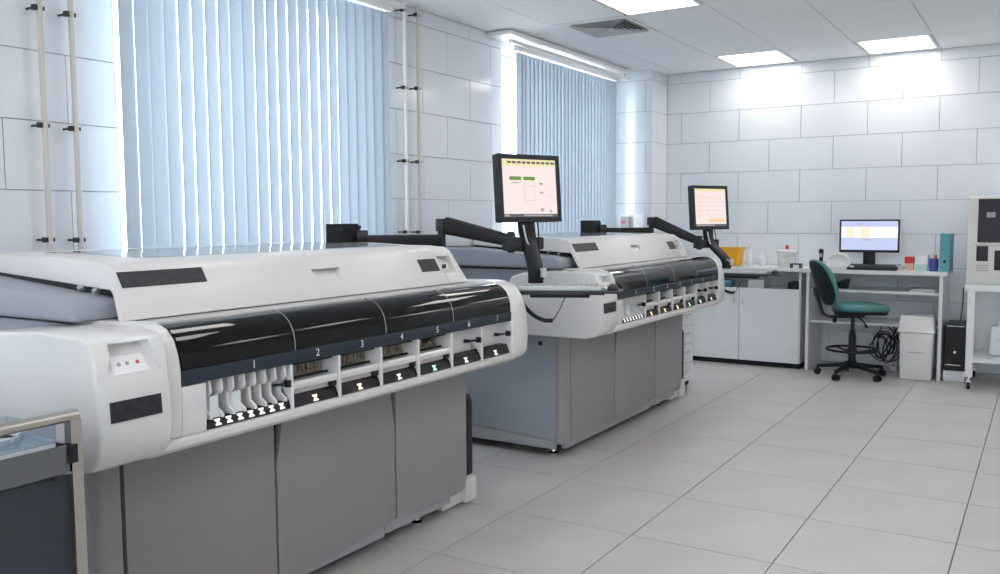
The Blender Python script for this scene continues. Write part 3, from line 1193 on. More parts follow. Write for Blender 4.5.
UI_A = [(0, 1, 0, 1, 0, 0), (0, 1, 0.885, 1, 1, 1)] + \
       [(0.10 + 0.09 * k, 0.17 + 0.09 * k, 0.925, 0.965, 2, 2) for k in range(10)] + \
       [(0.13, 0.345, 0.64, 0.70, 2, 3), (0.385, 0.60, 0.64, 0.70, 2, 3), (0.13, 0.345, 0.625, 0.64, 2, 1), (0.385, 0.60, 0.625, 0.64, 2, 1), (0.16, 0.30, 0.585, 0.60, 2, 4),
        (0.40, 0.404, 0.28, 0.60, 2, 4), (0.58, 0.584, 0.28, 0.60, 2, 4), (0.40, 0.584, 0.28, 0.285, 2, 4), (0.40, 0.584, 0.53, 0.534, 2, 4),
        (0.68, 0.745, 0.56, 0.60, 2, 4), (0.68, 0.745, 0.41, 0.44, 2, 4), (0.68, 0.745, 0.10, 0.15, 2, 4), (0.86, 0.90, 0.08, 0.12, 2, 4), (0.83, 0.92, 0.37, 0.375, 2, 4),
        (0, 1, 0, 0.055, 2, 2), (0.01, 0.10, 0.01, 0.045, 3, 4), (0.12, 0.33, 0.01, 0.045, 3, 5), (0.36, 0.90, 0.015, 0.04, 3, 4)]
UI_B = [(0, 1, 0, 1, 0, 0), (0, 1, 0.93, 1, 1, 1)] + \
       [(0.08, 0.94, 0.30 + 0.12 * k, 0.305 + 0.12 * k, 2, 4) for k in range(5)] + [(0.25 + 0.17 * k, 0.253 + 0.17 * k, 0.25, 0.85, 2, 4) for k in range(4)] + \
       [(0.05, 0.22, 0.20, 0.88, 1, 6), (0.24, 0.93, 0.70, 0.76, 1, 6), (0.42, 0.93, 0.12, 0.19, 2, 7), (0, 1, 0, 0.06, 2, 2), (0.04, 0.60, 0.015, 0.045, 3, 4)]
UI_MATS = ['scr_pink', 'scr_yellow', 'scr_dark', 'scr_green', 'scr_grey', 'scr_dark', 'scr_peach', 'scr_orange']


def arm_unit(off, dz, mon_yaw, ui, words, tray=(0, 0), tdir=(0.42, -0.907)):
    off = Vector(off)
    dzv = Vector((0, 0, dz))
    G = Vector((3.25, 2.93, 1.192)) + off
    A = thing('swing_workstation', G, words[0], 'workstation mount', 'jointed black workstation mounts on the staining machines')
    bm = new_bm()
    box(bm, G.x - 0.060, G.x + 0.050, G.y - 0.055, G.y + 0.055, G.z, G.z + 0.150)
    mk('mount_box', bm, 'black_plastic', A, bev=0.008)
    S = G + Vector((0.085, -0.085, 0.085))
    bm = new_bm()
    cyl(bm, G + Vector((0.045, -0.045, 0.085)), S, 0.034, n=14)
    cyl(bm, G + Vector((0.06, -0.03, 0.10)), G + Vector((0.075, -0.045, 0.14)), 0.010, n=8)
    mk('shoulder', bm, 'dark_plastic', A, bev=0.004)
    E = Vector((3.585, 2.595, 1.262)) + off
    bm = new_bm()
    d = (E - S)
    d.z = 0
    d.normalize()
    side = d.cross(Vector((0, 0, 1)))
    basis_box(bm, (S + E) / 2 + Vector((0, 0, -0.014)), d, side, Vector((0, 0, 1)), (E - S).length / 2 + 0.02, 0.022, 0.030)
    mk('lower_arm', bm, 'black_plastic', A, bev=0.014, seg=3)
    bm = new_bm()
    cyl(bm, E + Vector((0.01, -0.01, -0.05)), E + Vector((0.01, -0.01, 0.085)), 0.020, n=14)
    basis_box(bm, E + Vector((0.01, -0.01, 0.07)), d, side, Vector((0, 0, 1)), 0.028, 0.026, 0.032)
    mk('elbow', bm, 'dark_plastic', A, bev=0.006)
    E2 = E + Vector((0.02, -0.02, 0.070))
    W = Vector((3.71, 2.23, 1.250)) + off + dzv
    d2 = (W - E2).normalized()
    s2 = d2.cross(Vector((0, 0, 1))).normalized()
    n2 = s2.cross(d2)
    bm = new_bm()
    basis_box(bm, (E2 + W) / 2, d2, s2, n2, (W - E2).length / 2, 0.032, 0.044)
    for v in bm.verts:
        k = (v.co - E2).dot(d2) / (W - E2).length
        if k > 0.5:
            v.co -= n2 * ((v.co - (E2 + d2 * (v.co - E2).dot(d2))).dot(n2)) * 0.35
    mk('upper_arm', bm, 'black_plastic', A, bev=0.014, seg=3)
    # wrist yoke
    yaw = math.radians(mon_yaw)
    u = Vector((math.cos(yaw), -math.sin(yaw), 0))
    nf = Vector((-math.sin(yaw), -math.cos(yaw), 0))
    bm = new_bm()
    basis_box(bm, W + u * 0.055 + Vector((0, 0, -0.012)), u, nf, Vector((0, 0, 1)), 0.115, 0.026, 0.032)
    cyl(bm, W + u * -0.02 + Vector((0, 0, -0.055)), W + u * -0.02 + Vector((0, 0, 0.05)), 0.022, n=12)
    mk('yoke', bm, 'dark_plastic', A, bev=0.010, seg=2)
    # curved spine from the monitor down to the tray
    MC = Vector((3.795, 2.19, 1.511)) + off + dzv
    T = Vector((3.68, 1.958, 1.018)) + off + dzv
    T += Vector((tray[0], tray[1], 0))
    tu = Vector((tdir[0], tdir[1], 0)).normalized()
    tn = Vector((tu.y, -tu.x, 0))
    base = T + tu * -0.125 - tn * 0.070
    pts = spline([MC - nf * 0.055 + Vector((0, 0, -0.02)) + u * -0.01, W + u * 0.075 - nf * 0.005 + Vector((0, 0, 0.10)), W + u * 0.075 + nf * 0.02, base + Vector((0, 0, 0.10)) + u * 0.0, base + Vector((0, 0, 0.012))], 6)
    bm = new_bm()
    rows = []
    for i, p in enumerate(pts):
        dd = (pts[min(i + 1, len(pts) - 1)] - pts[max(i - 1, 0)]).normalized()
        nn = u.cross(dd).normalized()
        w = 0.047 - 0.010 * (i / len(pts))
        rows.append([bm.verts.new(p + u * (a * w) + nn * (b * 0.014)) for a, b in ((-1, -1), (1, -1), (1, 1), (-1, 1))])
    for a, b in zip(rows[:-1], rows[1:]):
        for k in range(4):
            bm.faces.new((a[k], a[(k + 1) % 4], b[(k + 1) % 4], b[k]))
    bm.faces.new(rows[0][::-1])
    bm.faces.new(rows[-1])
    bmesh.ops.recalc_face_normals(bm, faces=bm.faces)
    mk('spine', bm, 'black_plastic', A, bev=0.004)
    bm = new_bm()
    basis_box(bm, base + Vector((0, 0, 0.018)), u, nf, Vector((0, 0, 1)), 0.060, 0.035, 0.010)
    mk('tray_clamp', bm, 'dark_plastic', A, bev=0.006)
    bm = new_bm()
    basis_box(bm, T, tu, tn, Vector((0, 0, 1)), 0.210, 0.11, 0.009)
    basis_box(bm, T + tu * 0.245 + tn * 0.0 + Vector((0, 0, 0.0)), tu, tn, Vector((0, 0, 1)), 0.050, 0.075, 0.006)
    mk('keyboard_tray', bm, 'dark_plastic', A, bev=0.004)
    bm = new_bm()
    basis_box(bm, T + tn * 0.03 + Vector((0, 0, -0.018)), tu, tn, Vector((0, 0, 1)), 0.14, 0.035, 0.008)
    mk('tray_hinge', bm, 'black_plastic', A, bev=0.004)
    # cables
    bm = new_bm()
    q = T - tu * 0.19 + tn * 0.03
    tube(bm, spline([q + Vector((0, 0, -0.005)), q + Vector((0, 0, -0.05)) + tu * 0.01, q + Vector((0, 0, -0.105)) + tu * 0.055, q + Vector((0, 0, -0.135)) + tu * 0.11, q + Vector((0, 0, -0.137)) + tu * 0.155], 6), 0.010, 8)
    mk('coiled_cable', bm, 'black_plastic', A)
    bm = new_bm()
    tube(bm, spline([q + Vector((0, 0, -0.137)) + tu * 0.155, q + Vector((0, 0, -0.09)) + tu * 0.185, q + Vector((0, 0, -0.012)) + tu * 0.22], 6), 0.0025, 6)
    tube(bm, spline([MC - nf * 0.02 + u * 0.06 + Vector((0, 0, -0.14)), W + u * 0.13 + nf * 0.03 + Vector((0, 0, 0.02)), W + u * 0.12 + nf * 0.05 + Vector((0, 0, -0.08)), base + u * 0.05 + Vector((0, 0, 0.05))], 6), 0.0035, 6)
    mk('thin_cable', bm, 'black_plastic', A)
    bm = new_bm()
    tube(bm, spline([W + u * 0.03 + nf * 0.035 + Vector((0, 0, 0.08)), W + u * 0.045 + nf * 0.045 + Vector((0, 0, 0.0)), W + u * 0.09 + nf * 0.05 + Vector((0, 0, -0.07)), base + u * 0.01 + nf * 0.04 + Vector((0, 0, 0.085))], 6), 0.005, 6)
    basis_box(bm, base + nf * 0.045 + u * 0.015 + Vector((0, 0, 0.085)), u, nf, Vector((0, 0, 1)), 0.012, 0.008, 0.022)
    mk('grey_cable', bm, 'key_body', A)
    # monitor
    tilt = math.radians(4.5)
    n = (nf * math.cos(tilt) + Vector((0, 0, 1)) * math.sin(tilt)).normalized()
    v = (Vector((0, 0, 1)) * math.cos(tilt) - nf * math.sin(tilt)).normalized()
    mw, mh = 0.192, 0.166
    D = thing('monitor', MC - v * mh, words[1], 'monitor', 'square touch monitors on jointed arms')
    bm = new_bm()
    basis_box(bm, MC - n * 0.022, u, v, n, mw, mh, 0.022)
    mk('casing', bm, 'dark_plastic', D, bev=0.008, seg=3)
    bm = new_bm()
    basis_box(bm, MC - n * 0.058, u, v, n, mw * 0.62, mh * 0.6, 0.015)
    mk('rear_housing', bm, 'dark_plastic', D, bev=0.008)
    bm = new_bm()
    b = 0.024
    for a0, a1, b0, b1 in ((-mw, mw, -mh, -mh + b), (-mw, mw, mh - b, mh), (-mw, -mw + b, -mh + b, mh - b), (mw - b, mw, -mh + b, mh - b)):
        basis_box(bm, MC + u * ((a0 + a1) / 2) + v * ((b0 + b1) / 2) + n * 0.003, u, v, n, (a1 - a0) / 2, (b1 - b0) / 2, 0.004)
    mk('bezel', bm, 'dark_plastic', D, bev=0.0015, seg=1)
    screen_part(D, MC + n * 0.0015, u, v, n, 2 * (mw - b), 2 * (mh - b), ui, UI_MATS)
    # keyboard and mouse
    keyboard(T + tn * 0.022 + Vector((0, 0, 0.009)), tu, -tn, 0.385, 0.145, 'key_body', 'key_grey', words[2], 'keyboards on the swing-out trays')
    mc = T + tu * 0.247 + Vector((0, 0, 0.006))
    mo = thing('computer_mouse', mc, words[3], 'mouse', 'mice on the swing-out trays')
    bm = new_bm()
    K = 6
    for i in range(K + 1):
        pass
    ringz = []
    prof = [(-0.050, 0.010, 0.010), (-0.044, 0.022, 0.022), (-0.02, 0.028, 0.030), (0.015, 0.028, 0.028), (0.042, 0.024, 0.018), (0.050, 0.010, 0.010)]
    for s, hw, hh in prof:
        ringz.append([bm.verts.new(mc + tn * s + tu * (hw * math.cos(a)) + Vector((0, 0, max(0, hh * math.sin(a))))) for a in [math.pi * q / 8 for q in range(9)]])
    for a, b2 in zip(ringz[:-1], ringz[1:]):
        for q in range(8):
            bm.faces.new((a[q], a[q + 1], b2[q + 1], b2[q]))
        bm.faces.new((a[8], a[0], b2[0], b2[8]))
    bm.faces.new(ringz[0])
    bm.faces.new(ringz[-1][::-1])
    bmesh.ops.recalc_face_normals(bm, faces=bm.faces)
    mk('shell', bm, 'black_plastic', mo, ang=60)
    bm = new_bm()
    cyl(bm, mc + tn * 0.03 + tu * 0.003 + Vector((0, 0, 0.017)), mc + tn * 0.03 - tu * 0.003 + Vector((0, 0, 0.017)), 0.008, n=10)
    mk('wheel', bm, 'dark_plastic', mo)


arm_unit((0, 0, 0), 0.0, 22, UI_A, ('black jointed mount holding monitor and keyboard tray between the two machines',
                                    'square dark framed monitor showing two green buttons, between the two machines',
                                    'grey keyboard on the tray between the two machines',
                                    'black mouse on the tray between the two machines'))
arm_unit((2.74, 0, -0.0), -0.078, 24, UI_B, ('black jointed mount holding monitor and keyboard tray near the yellow tub',
                                           'square dark framed monitor showing a pinkish table, near the yellow tub',
                                           'grey keyboard on the tray in front of the low white cabinet',
                                           'black mouse on the tray in front of the low white cabinet'), (0.04, -0.028), (0.1, -0.995))

# ------------------------------------------------------------------ steel cart by the first machine
t = thing('steel_cart', (0.75, 2.02, 0), 'stainless steel tube cart with a dark lower panel, holding clear plastic trays', 'cart')
for y in (1.79, 2.28):
    bm = new_bm()
    tube(bm, [(0.42, y, 0.945), (1.118, y, 0.945)], 0.0135, 12)
    mk('rail', bm, 'steel', t)
    for x in (0.43, 1.108):
        bm = new_bm()
        box(bm, x - 0.0125, x + 0.0125, y - 0.0125, y + 0.0125, 0.07, 0.938)
        p = mk('post', bm, 'steel', t, bev=0.003)
        bm = new_bm()
        cyl(bm, (x - 0.012, y, 0.034), (x + 0.012, y, 0.034), 0.034, n=16)
        box(bm, x - 0.016, x + 0.016, y - 0.012, y + 0.012, 0.05, 0.075)
        mk('caster', bm, 'black_plastic', p)
bm = new_bm()
x0, x1, y0, y1 = 0.42, 1.095, 1.778, 2.292
box(bm, x0, x1, y0 + 0.004, y1 - 0.004, 0.835, 0.841)
for q in ((x0, x1, y0, y0 + 0.006), (x0, x1, y1 - 0.006, y1)):
    box(bm, q[0], q[1], q[2], q[3], 0.825, 0.885)
for q in ((x0, x0 + 0.006), (x1 - 0.006, x1)):
    box(bm, q[0], q[1], y0, y1, 0.825, 0.885)
mk('shelf', bm, 'steel_dark', t, bev=0.0015, seg=1)
bm = new_bm()
box(bm, 1.086, 1.106, 1.772, 1.80, 0.845, 0.885)
mk('bracket', bm, 'black_plastic', t)
bm = new_bm()
cyl(bm, (1.06, 1.79, 0.825), (1.06, 1.79, 0.812), 0.006, n=8)
mk('bolt', bm, 'black_plastic', t)
bm = new_bm()
box(bm, 0.44, 1.098, 1.795, 1.80, 0.16, 0.815)
box(bm, 1.093, 1.098, 1.80, 2.27, 0.16, 0.815)
mk('side_sheet', bm, 'smoke_shadow_panel', t, smooth=False)
bm = new_bm()
box(bm, 0.43, 1.10, 1.79, 2.28, 0.14, 0.155)
mk('lower_shelf', bm, 'steel_dark', t)
for k, (x, y, lab) in enumerate(((0.985, 1.895, 'clear plastic tray beside the steel cart post, stacked at the shelf edge'), (0.76, 1.95, 'clear plastic tray in the middle of the steel cart shelf'), (0.985, 2.12, 'clear plastic tray at the machine side of the steel cart'))):
    tr = thing('plastic_tray', (x, y, 0.841), lab, 'tray', 'clear trays on the steel cart')
    for q in range(3):
        bm = new_bm()
        z = 0.8415 + q * 0.024
        w, d, h = 0.09, 0.095, 0.022 + 0.008 * q
        for s in ((-w, w, -d, -d + .002), (-w, w, d - .002, d), (-w, -w + .002, -d, d), (w - .002, w, -d, d)):
            box(bm, x + s[0], x + s[1], y + s[2], y + s[3], z, z + h)
        box(bm, x - w, x + w, y - d, y + d, z, z + 0.002)
        mk('dish', bm, 'clear_plastic' if q != 1 else 'milky_plastic', tr, smooth=False)
    for q in range(4):
        bm = new_bm()
        a = random.uniform(0, 3.1)
        cc = Vector((x - 0.05 + 0.032 * q, y + random.uniform(-.03, .03), 0.898))
        basis_box(bm, cc, Vector((math.cos(a), math.sin(a), 0)), Vector((-math.sin(a), math.cos(a), 0)), Vector((0, 0, 1)), 0.034, 0.016, 0.007)
        mk('slide_mailer', bm, 'milky_plastic', tr, bev=0.002, seg=1)

# ------------------------------------------------------------------ back row: cabinet, desk, drawers
XF = 8.0
t = thing('low_cabinet', (8.27, 2.4, 0), 'low white two-door cabinet with an open slot under its top', 'cabinet')
bm = new_bm()
box(bm, XF + 0.02, 8.53, 1.853, 2.98, 0.0, 0.045)
mk('plinth', bm, 'core_dark', t)
bm = new_bm()
box(bm, XF + 0.018, 8.53, 1.853, 1.871, 0.045, 0.872)
box(bm, XF + 0.018, 8.53, 2.962, 2.98, 0.045, 0.872)
box(bm, 8.515, 8.53, 1.871, 2.962, 0.045, 0.872)
box(bm, XF + 0.018, 8.515, 1.871, 2.962, 0.045, 0.063)
box(bm, XF + 0.018, 8.515, 1.871, 2.962, 0.690, 0.708)
mk('carcass', bm, 'laminate', t, smooth=False)
bm = new_bm()
box(bm, XF - 0.015, 8.54, 1.838, 2.99, 0.872, 0.900)
mk('top', bm, 'laminate', t, bev=0.002, seg=1)
for a, b, hy in ((1.862, 2.396, 2.36), (2.402, 2.972, 2.44)):
    bm = new_bm()
    box(bm, XF, XF + 0.017, a, b, 0.047, 0.712)
    d = mk('door', bm, 'laminate', t, bev=0.0015, seg=1)
    bm = new_bm()
    tube(bm, [(XF, hy, 0.56), (XF - 0.022, hy, 0.565), (XF - 0.022, hy, 0.615), (XF, hy, 0.62)], 0.005, 8)
    mk('handle', bm, 'chrome', d)

t = thing('desk', (8.27, 1.25, 0), 'white standing-height desk with two under-shelves against the tiled end wall', 'desk')
bm = new_bm()
box(bm, XF - 0.02, 8.54, 0.690, 1.832, 0.868, 0.900)
mk('top', bm, 'laminate', t, bev=0.002, seg=1)
for a, b in ((0.722, 0.748), (1.778, 1.804)):
    bm = new_bm()
    box(bm, XF, 8.53, a, b, 0.0, 0.868)
    mk('side_panel', bm, 'laminate', t, bev=0.001, seg=1)
for z, x in ((0.700, XF + 0.08), (0.420, XF + 0.08)):
    bm = new_bm()
    box(bm, x, 8.53, 0.748, 1.778, z, z + 0.022)
    mk('shelf', bm, 'laminate', t, bev=0.001, seg=1)

t = thing('drawer_unit', (6.75, 2.66, 0), 'slim white drawer unit at the end of the staining machine', 'drawer unit')
DX0, DX1, DY0, DY1 = 6.47, 6.83, 2.42, 2.86
bm = new_bm()
box(bm, DX0, DX1, DY0 + 0.018, DY1, 0.05, 0.66)
mk('carcass', bm, 'laminate', t, bev=0.002, seg=1)
for k in range(4):
    bm = new_bm()
    box(bm, DX0, DX1, DY0, DY0 + 0.017, 0.055 + 0.151 * k, 0.200 + 0.151 * k)
    d = mk('drawer', bm, 'laminate', t, bev=0.002, seg=1)
    bm = new_bm()
    zc = 0.14 + 0.151 * k
    tube(bm, [(6.60, DY0, zc), (6.60, DY0 - 0.02, zc), (6.70, DY0 - 0.02, zc), (6.70, DY0, zc)], 0.004, 6)
    mk('handle', bm, 'chrome', d)
for x in (DX0 + 0.03, DX1 - 0.03):
    for y in (DY0 + 0.05, DY1 - 0.05):
        bm = new_bm()
        cyl(bm, (x - 0.01, y, 0.025), (x + 0.01, y, 0.025), 0.025, n=12)
        mk('caster', bm, 'black_plastic', t)

# things on the cabinet
ZT = 0.900
t = thing('waste_tub', (8.22, 2.53, ZT), 'yellow plastic waste tub on the low cabinet', 'tub')
bm = new_bm()
prism(bm, [(8.14, 2.455), (8.29, 2.455), (8.29, 2.605), (8.14, 2.605)], ZT, ZT + 0.17, 'Z')
for v in bm.verts:
    if v.co.z > ZT + 0.1:
        v.co.x = 8.215 + (v.co.x - 8.215) * 1.2
        v.co.y = 2.53 + (v.co.y - 2.53) * 1.2
mk('body', bm, 'yellow_plastic', t, bev=0.015, seg=3)
bm = new_bm()
box(bm, 8.12, 8.31, 2.435, 2.625, ZT + 0.160, ZT + 0.178)
mk('rim', bm, 'yellow_plastic', t, bev=0.006)
bm = new_bm()
tube(bm, spline([(8.117, 2.60, ZT + 0.165), (8.105, 2.57, ZT + 0.125), (8.102, 2.53, ZT + 0.11), (8.105, 2.49, ZT + 0.125), (8.117, 2.46, ZT + 0.165)], 5), 0.004, 6)
mk('handle', bm, 'yellow_plastic', t)

for k, (x, y, h, r, lab) in enumerate(((8.22, 2.37, 0.21, 0.032, 'tall clear wash bottle next to the yellow tub'), (8.3, 2.28, 0.13, 0.03, 'short clear bottle between the wash bottle and the white jar'))):
    t = thing('bottle', (x, y, ZT), lab, 'bottle', 'clear bottles on the low cabinet')
    bm = new_bm()
    lathe(bm, (x, y, ZT), [(0, 0), (r, 0), (r, h * 0.55), (r * 0.75, h * 0.68), (r * 0.4, h * 0.75), (r * 0.4, h * 0.82), (0, h * 0.82)], 18)
    mk('body', bm, 'milky_plastic', t)
    bm = new_bm()
    cyl(bm, (x, y, ZT + h * 0.82), (x, y, ZT + h), r * 0.45, r * 0.15, n=12)
    mk('nozzle', bm, 'paper', t)

t = thing('white_jar', (8.24, 2.035, ZT), 'round white lidded jar with a red knob on the low cabinet', 'jar')
bm = new_bm()
lathe(bm, (8.24, 2.035, ZT), [(0, 0), (0.075, 0), (0.083, 0.12), (0.083, 0.125), (0, 0.125)], 28)
mk('body', bm, 'white_gloss', t)
bm = new_bm()
lathe(bm, (8.24, 2.035, ZT + 0.125), [(0, 0), (0.095, 0), (0.095, 0.022), (0.08, 0.032), (0.02, 0.036), (0, 0.036)], 28)
mk('lid', bm, 'white_gloss', t)
bm = new_bm()
lathe(bm, (8.24, 2.035, ZT + 0.161), [(0, 0), (0.014, 0), (0.016, 0.02), (0.012, 0.036), (0, 0.04)], 14)
mk('knob', bm, 'red_plastic', t)
bm = new_bm()
tube(bm, spline([(8.157, 2.11, ZT + 0.10), (8.145, 2.07, ZT + 0.07), (8.142, 2.035, ZT + 0.065), (8.145, 2.0, ZT + 0.07), (8.157, 1.96, ZT + 0.10)], 5), 0.003, 6)
mk('handle', bm, 'paper', t)

t = thing('small_stand', (8.07, 1.90, ZT), 'small black stand by the white jar at the cabinet end', 'stand')
bm = new_bm()
box(bm, 8.03, 8.11, 1.945, 1.955, ZT, ZT + 0.04)
box(bm, 8.03, 8.11, 1.865, 1.875, ZT, ZT + 0.04)
box(bm, 8.03, 8.11, 1.865, 1.955, ZT + 0.034, ZT + 0.042)
mk('body', bm, 'black_plastic', t, bev=0.002, seg=1)

t = thing('black_case', (8.17, 1.93, 0.708), 'black equipment case inside the cabinet slot by the desk', 'case')
bm = new_bm()
prism(bm, [(1.878, 0.708), (1.99, 0.708), (1.985, 0.76), (1.97, 0.775), (1.878, 0.77)], 8.08, 8.26, 'X')
mk('body', bm, 'black_plastic', t, bev=0.006)
bm = new_bm()
box(bm, 8.076, 8.081, 1.91, 1.95, 0.72, 0.735)
mk('clasp', bm, 'dark_plastic', t)
for k, (y, lab) in enumerate(((2.83, 'teal tip box in the cabinet slot next to the staining machine'), (2.69, 'teal tip box in the cabinet slot below the yellow tub'), (2.55, 'teal tip box in the middle of the cabinet slot'))):
    t = thing('tip_box', (8.12, y, 0.708), lab, 'box', 'teal boxes in the cabinet slot')
    bm = new_bm()
    box(bm, 8.06, 8.18, y - 0.055, y + 0.055, 0.708, 0.75)
    mk('body', bm, 'teal_vinyl', t, bev=0.006)
    bm = new_bm()
    box(bm, 8.06, 8.18, y - 0.055, y + 0.055, 0.7505, 0.775)
    mk('lid', bm, 'binder_teal', t, bev=0.008)
at((8.15, 2.25, 0.708))
bm = new_bm()
box(bm, 8.05, 8.25, 2.19, 2.33, 0.708, 0.785)
o = mk('cardboard_box', bm, 'laminate_grey', bev=0.003)
tag(o, 'grey cardboard box in the middle of the cabinet slot', 'box')

# things on the desk
t = thing('desktop_monitor', (8.32, 1.34, ZT), 'wide black desktop monitor with a pale blue screen on the desk', 'monitor')
MC = Vector((8.30, 1.345, 1.185))
u, v, n = Vector((0.06, -1, 0)).normalized(), Vector((0, 0, 1)), Vector((-1, -0.06, 0)).normalized()
bm = new_bm()
basis_box(bm, MC - n * 0.02, u, v, n, 0.245, 0.145, 0.018)
mk('casing', bm, 'black_plastic', t, bev=0.006)
bm = new_bm()
for a0, a1, b0, b1 in ((-.245, .245, -.145, -.122), (-.245, .245, .131, .145), (-.245, -.231, -.122, .131), (.231, .245, -.122, .131)):
    basis_box(bm, MC + u * ((a0 + a1) / 2) + v * ((b0 + b1) / 2) + n * 0.002, u, v, n, (a1 - a0) / 2, (b1 - b0) / 2, 0.004)
mk('bezel', bm, 'black_plastic', t, bev=0.001, seg=1)
screen_part(t, MC + v * 0.0045 + n * 0.0015, u, v, n, 0.462, 0.253,
            [(0, 1, 0, 1, 0, 0), (0, 1, 0.42, 0.80, 1, 1), (0.10, 0.24, 0.43, 0.79, 2, 2), (0.34, 0.50, 0.43, 0.79, 2, 2), (0.28, 0.40, 0.87, 0.93, 2, 3), (0.38, 0.52, 0.33, 0.38, 2, 3)] +
            [(0.02, 0.98, 0.46 + 0.07 * k, 0.464 + 0.07 * k, 3, 0) for k in range(5)],
            ['scr_lilac', 'scr_white', 'scr_cream', 'scr_line'])
bm = new_bm()
basis_box(bm, MC + Vector((0, 0, -0.205)) - n * 0.05, u, n, v, 0.05, 0.014, 0.09)
mk('neck', bm, 'black_plastic', t, bev=0.004)
bm = new_bm()
basis_box(bm, Vector((MC.x, MC.y, ZT + 0.006)) - n * 0.02, u, n, v, 0.11, 0.085, 0.006)
mk('foot', bm, 'black_plastic', t, bev=0.004)

UY, VX_ = Vector((0, -1, 0)), Vector((1, 0, 0))
keyboard((8.09, 1.275, ZT), UY, VX_, 0.40, 0.15, 'black_plastic', 'dark_plastic', 'black keyboard in front of the wide desktop monitor', tilt=0.16)
# telephone / label printer with a black handset
t = thing('desk_phone', (8.14, 1.62, ZT), 'pale grey desk telephone with a black handset, beside the wide monitor', 'telephone')
bm = new_bm()
prism(bm, [(8.04, ZT), (8.04, ZT + 0.022), (8.16, ZT + 0.075), (8.22, ZT + 0.075), (8.22, ZT)], 1.46, 1.68, 'Y')
mk('body', bm, 'key_body', t, bev=0.006)
for k in range(4):
    bm = new_bm()
    for q in range(8):
        y = 1.475 + q * 0.024
        x = 8.058 + k * 0.026
        z = ZT + 0.022 + (x - 8.04) / 0.12 * 0.053
        box(bm, x - 0.008, x + 0.008, y, y + 0.016, z - 0.004, z + 0.007)
    mk('button_row', bm, 'print_white', t, smooth=False)
bm = new_bm()
tube(bm, spline([(8.20, 1.50, ZT + 0.085), (8.20, 1.53, ZT + 0.115), (8.20, 1.58, ZT + 0.125), (8.20, 1.62, ZT + 0.115), (8.20, 1.65, ZT + 0.085)], 5), 0.016, 10)
mk('cradle_arm', bm, 'instrument_cream', t)
t = thing('barcode_scanner', (8.15, 1.715, ZT), 'upright black handheld scanner standing beside the desk telephone', 'scanner')
bm = new_bm()
lathe(bm, (8.15, 1.715, ZT), [(0, 0), (0.028, 0), (0.026, 0.012), (0.016, 0.03), (0.017, 0.10), (0.021, 0.14), (0.021, 0.165), (0.012, 0.172), (0, 0.172)], 16)
mk('body', bm, 'black_plastic', t)
bm = new_bm()
box(bm, 8.1275, 8.135, 1.703, 1.727, ZT + 0.10, ZT + 0.135)
mk('window', bm, 'print_grey', t)
t = thing('sticky_pad', (8.05, 1.455, ZT), 'small pale note pad between the telephone and black keyboard', 'note pad')
bm = new_bm()
box(bm, 8.02, 8.09, 1.418, 1.452, ZT, ZT + 0.03)
mk('sheets', bm, 'mint', t, bev=0.001, seg=1)
bm = new_bm()
box(bm, 8.02, 8.09, 1.418, 1.452, ZT + 0.030, ZT + 0.034)
mk('cover', bm, 'paper', t)
# stamps, boxes, binder at the right end of the desk
t = thing('tape_roll', (8.12, 1.07, ZT), 'grey tape roll lying beside the red box on the desk', 'tape roll')
bm = new_bm()
lathe(bm, (8.12, 1.07, ZT), [(0.012, 0), (0.032, 0), (0.032, 0.045), (0.012, 0.045), (0.012, 0)], 20)
mk('tape', bm, 'key_body', t)
bm = new_bm()
lathe(bm, (8.12, 1.07, ZT), [(0, 0.002), (0.012, 0.002), (0.012, 0.05), (0, 0.05)], 12)
mk('core', bm, 'black_plastic', t)
t = thing('red_box', (8.165, 0.995, ZT), 'small red carton on a pale base, on the desk beside the tape roll', 'box')
bm = new_bm()
box(bm, 8.13, 8.20, 0.966, 1.026, ZT, ZT + 0.06)
mk('base', bm, 'peach', t, bev=0.003)
bm = new_bm()
box(bm, 8.125, 8.205, 0.962, 1.030, ZT + 0.0605, ZT + 0.115)
mk('carton', bm, 'red_plastic', t, bev=0.003)
t = thing('slide_box', (8.17, 0.90, ZT), 'mint and white slide box on the desk between red carton and blue cup', 'box')
bm = new_bm()
box(bm, 8.12, 8.22, 0.855, 0.948, ZT, ZT + 0.055)
mk('base', bm, 'mint', t, bev=0.004)
bm = new_bm()
box(bm, 8.118, 8.222, 0.853, 0.950, ZT + 0.0555, ZT + 0.13)
mk('lid', bm, 'print_white', t, bev=0.006)
t = thing('pen_cup', (8.12, 0.807, ZT), 'dark blue cup with pink and white items beside the teal binder', 'cup')
bm = new_bm()
lathe(bm, (8.12, 0.807, ZT), [(0, 0), (0.032, 0), (0.038, 0.05), (0.035, 0.105), (0.030, 0.105), (0.030, 0.03), (0, 0.03)], 18)
mk('cup', bm, 'blue_plastic', t)
for k, m in enumerate(('peach', 'print_white', 'red_plastic')):
    bm = new_bm()
    a = k * 2.1
    cyl(bm, (8.12 + 0.01 * math.cos(a), 0.807 + 0.01 * math.sin(a), ZT + 0.03), (8.12 + 0.022 * math.cos(a), 0.807 + 0.022 * math.sin(a), ZT + 0.135), 0.006, n=8)
    mk('marker', bm, m, t)
t = thing('ring_binder', (8.22, 0.715, ZT), 'teal ring binder standing on end at the desk edge', 'binder')
bm = new_bm()
box(bm, 8.08, 8.36, 0.690, 0.755, ZT + 0.012, ZT + 0.300)
mk('pages', bm, 'paper', t)
bm = new_bm()
box(bm, 8.055, 8.06, 0.685, 0.760, ZT, ZT + 0.312)
o = mk('spine', bm, 'binder_teal', t, bev=0.001, seg=1)
for y in (0.684, 0.757):
    bm = new_bm()
    box(bm, 8.06, 8.375, y, y + 0.004, ZT, ZT + 0.312)
    mk('cover', bm, 'binder_teal', t)
bm = new_bm()
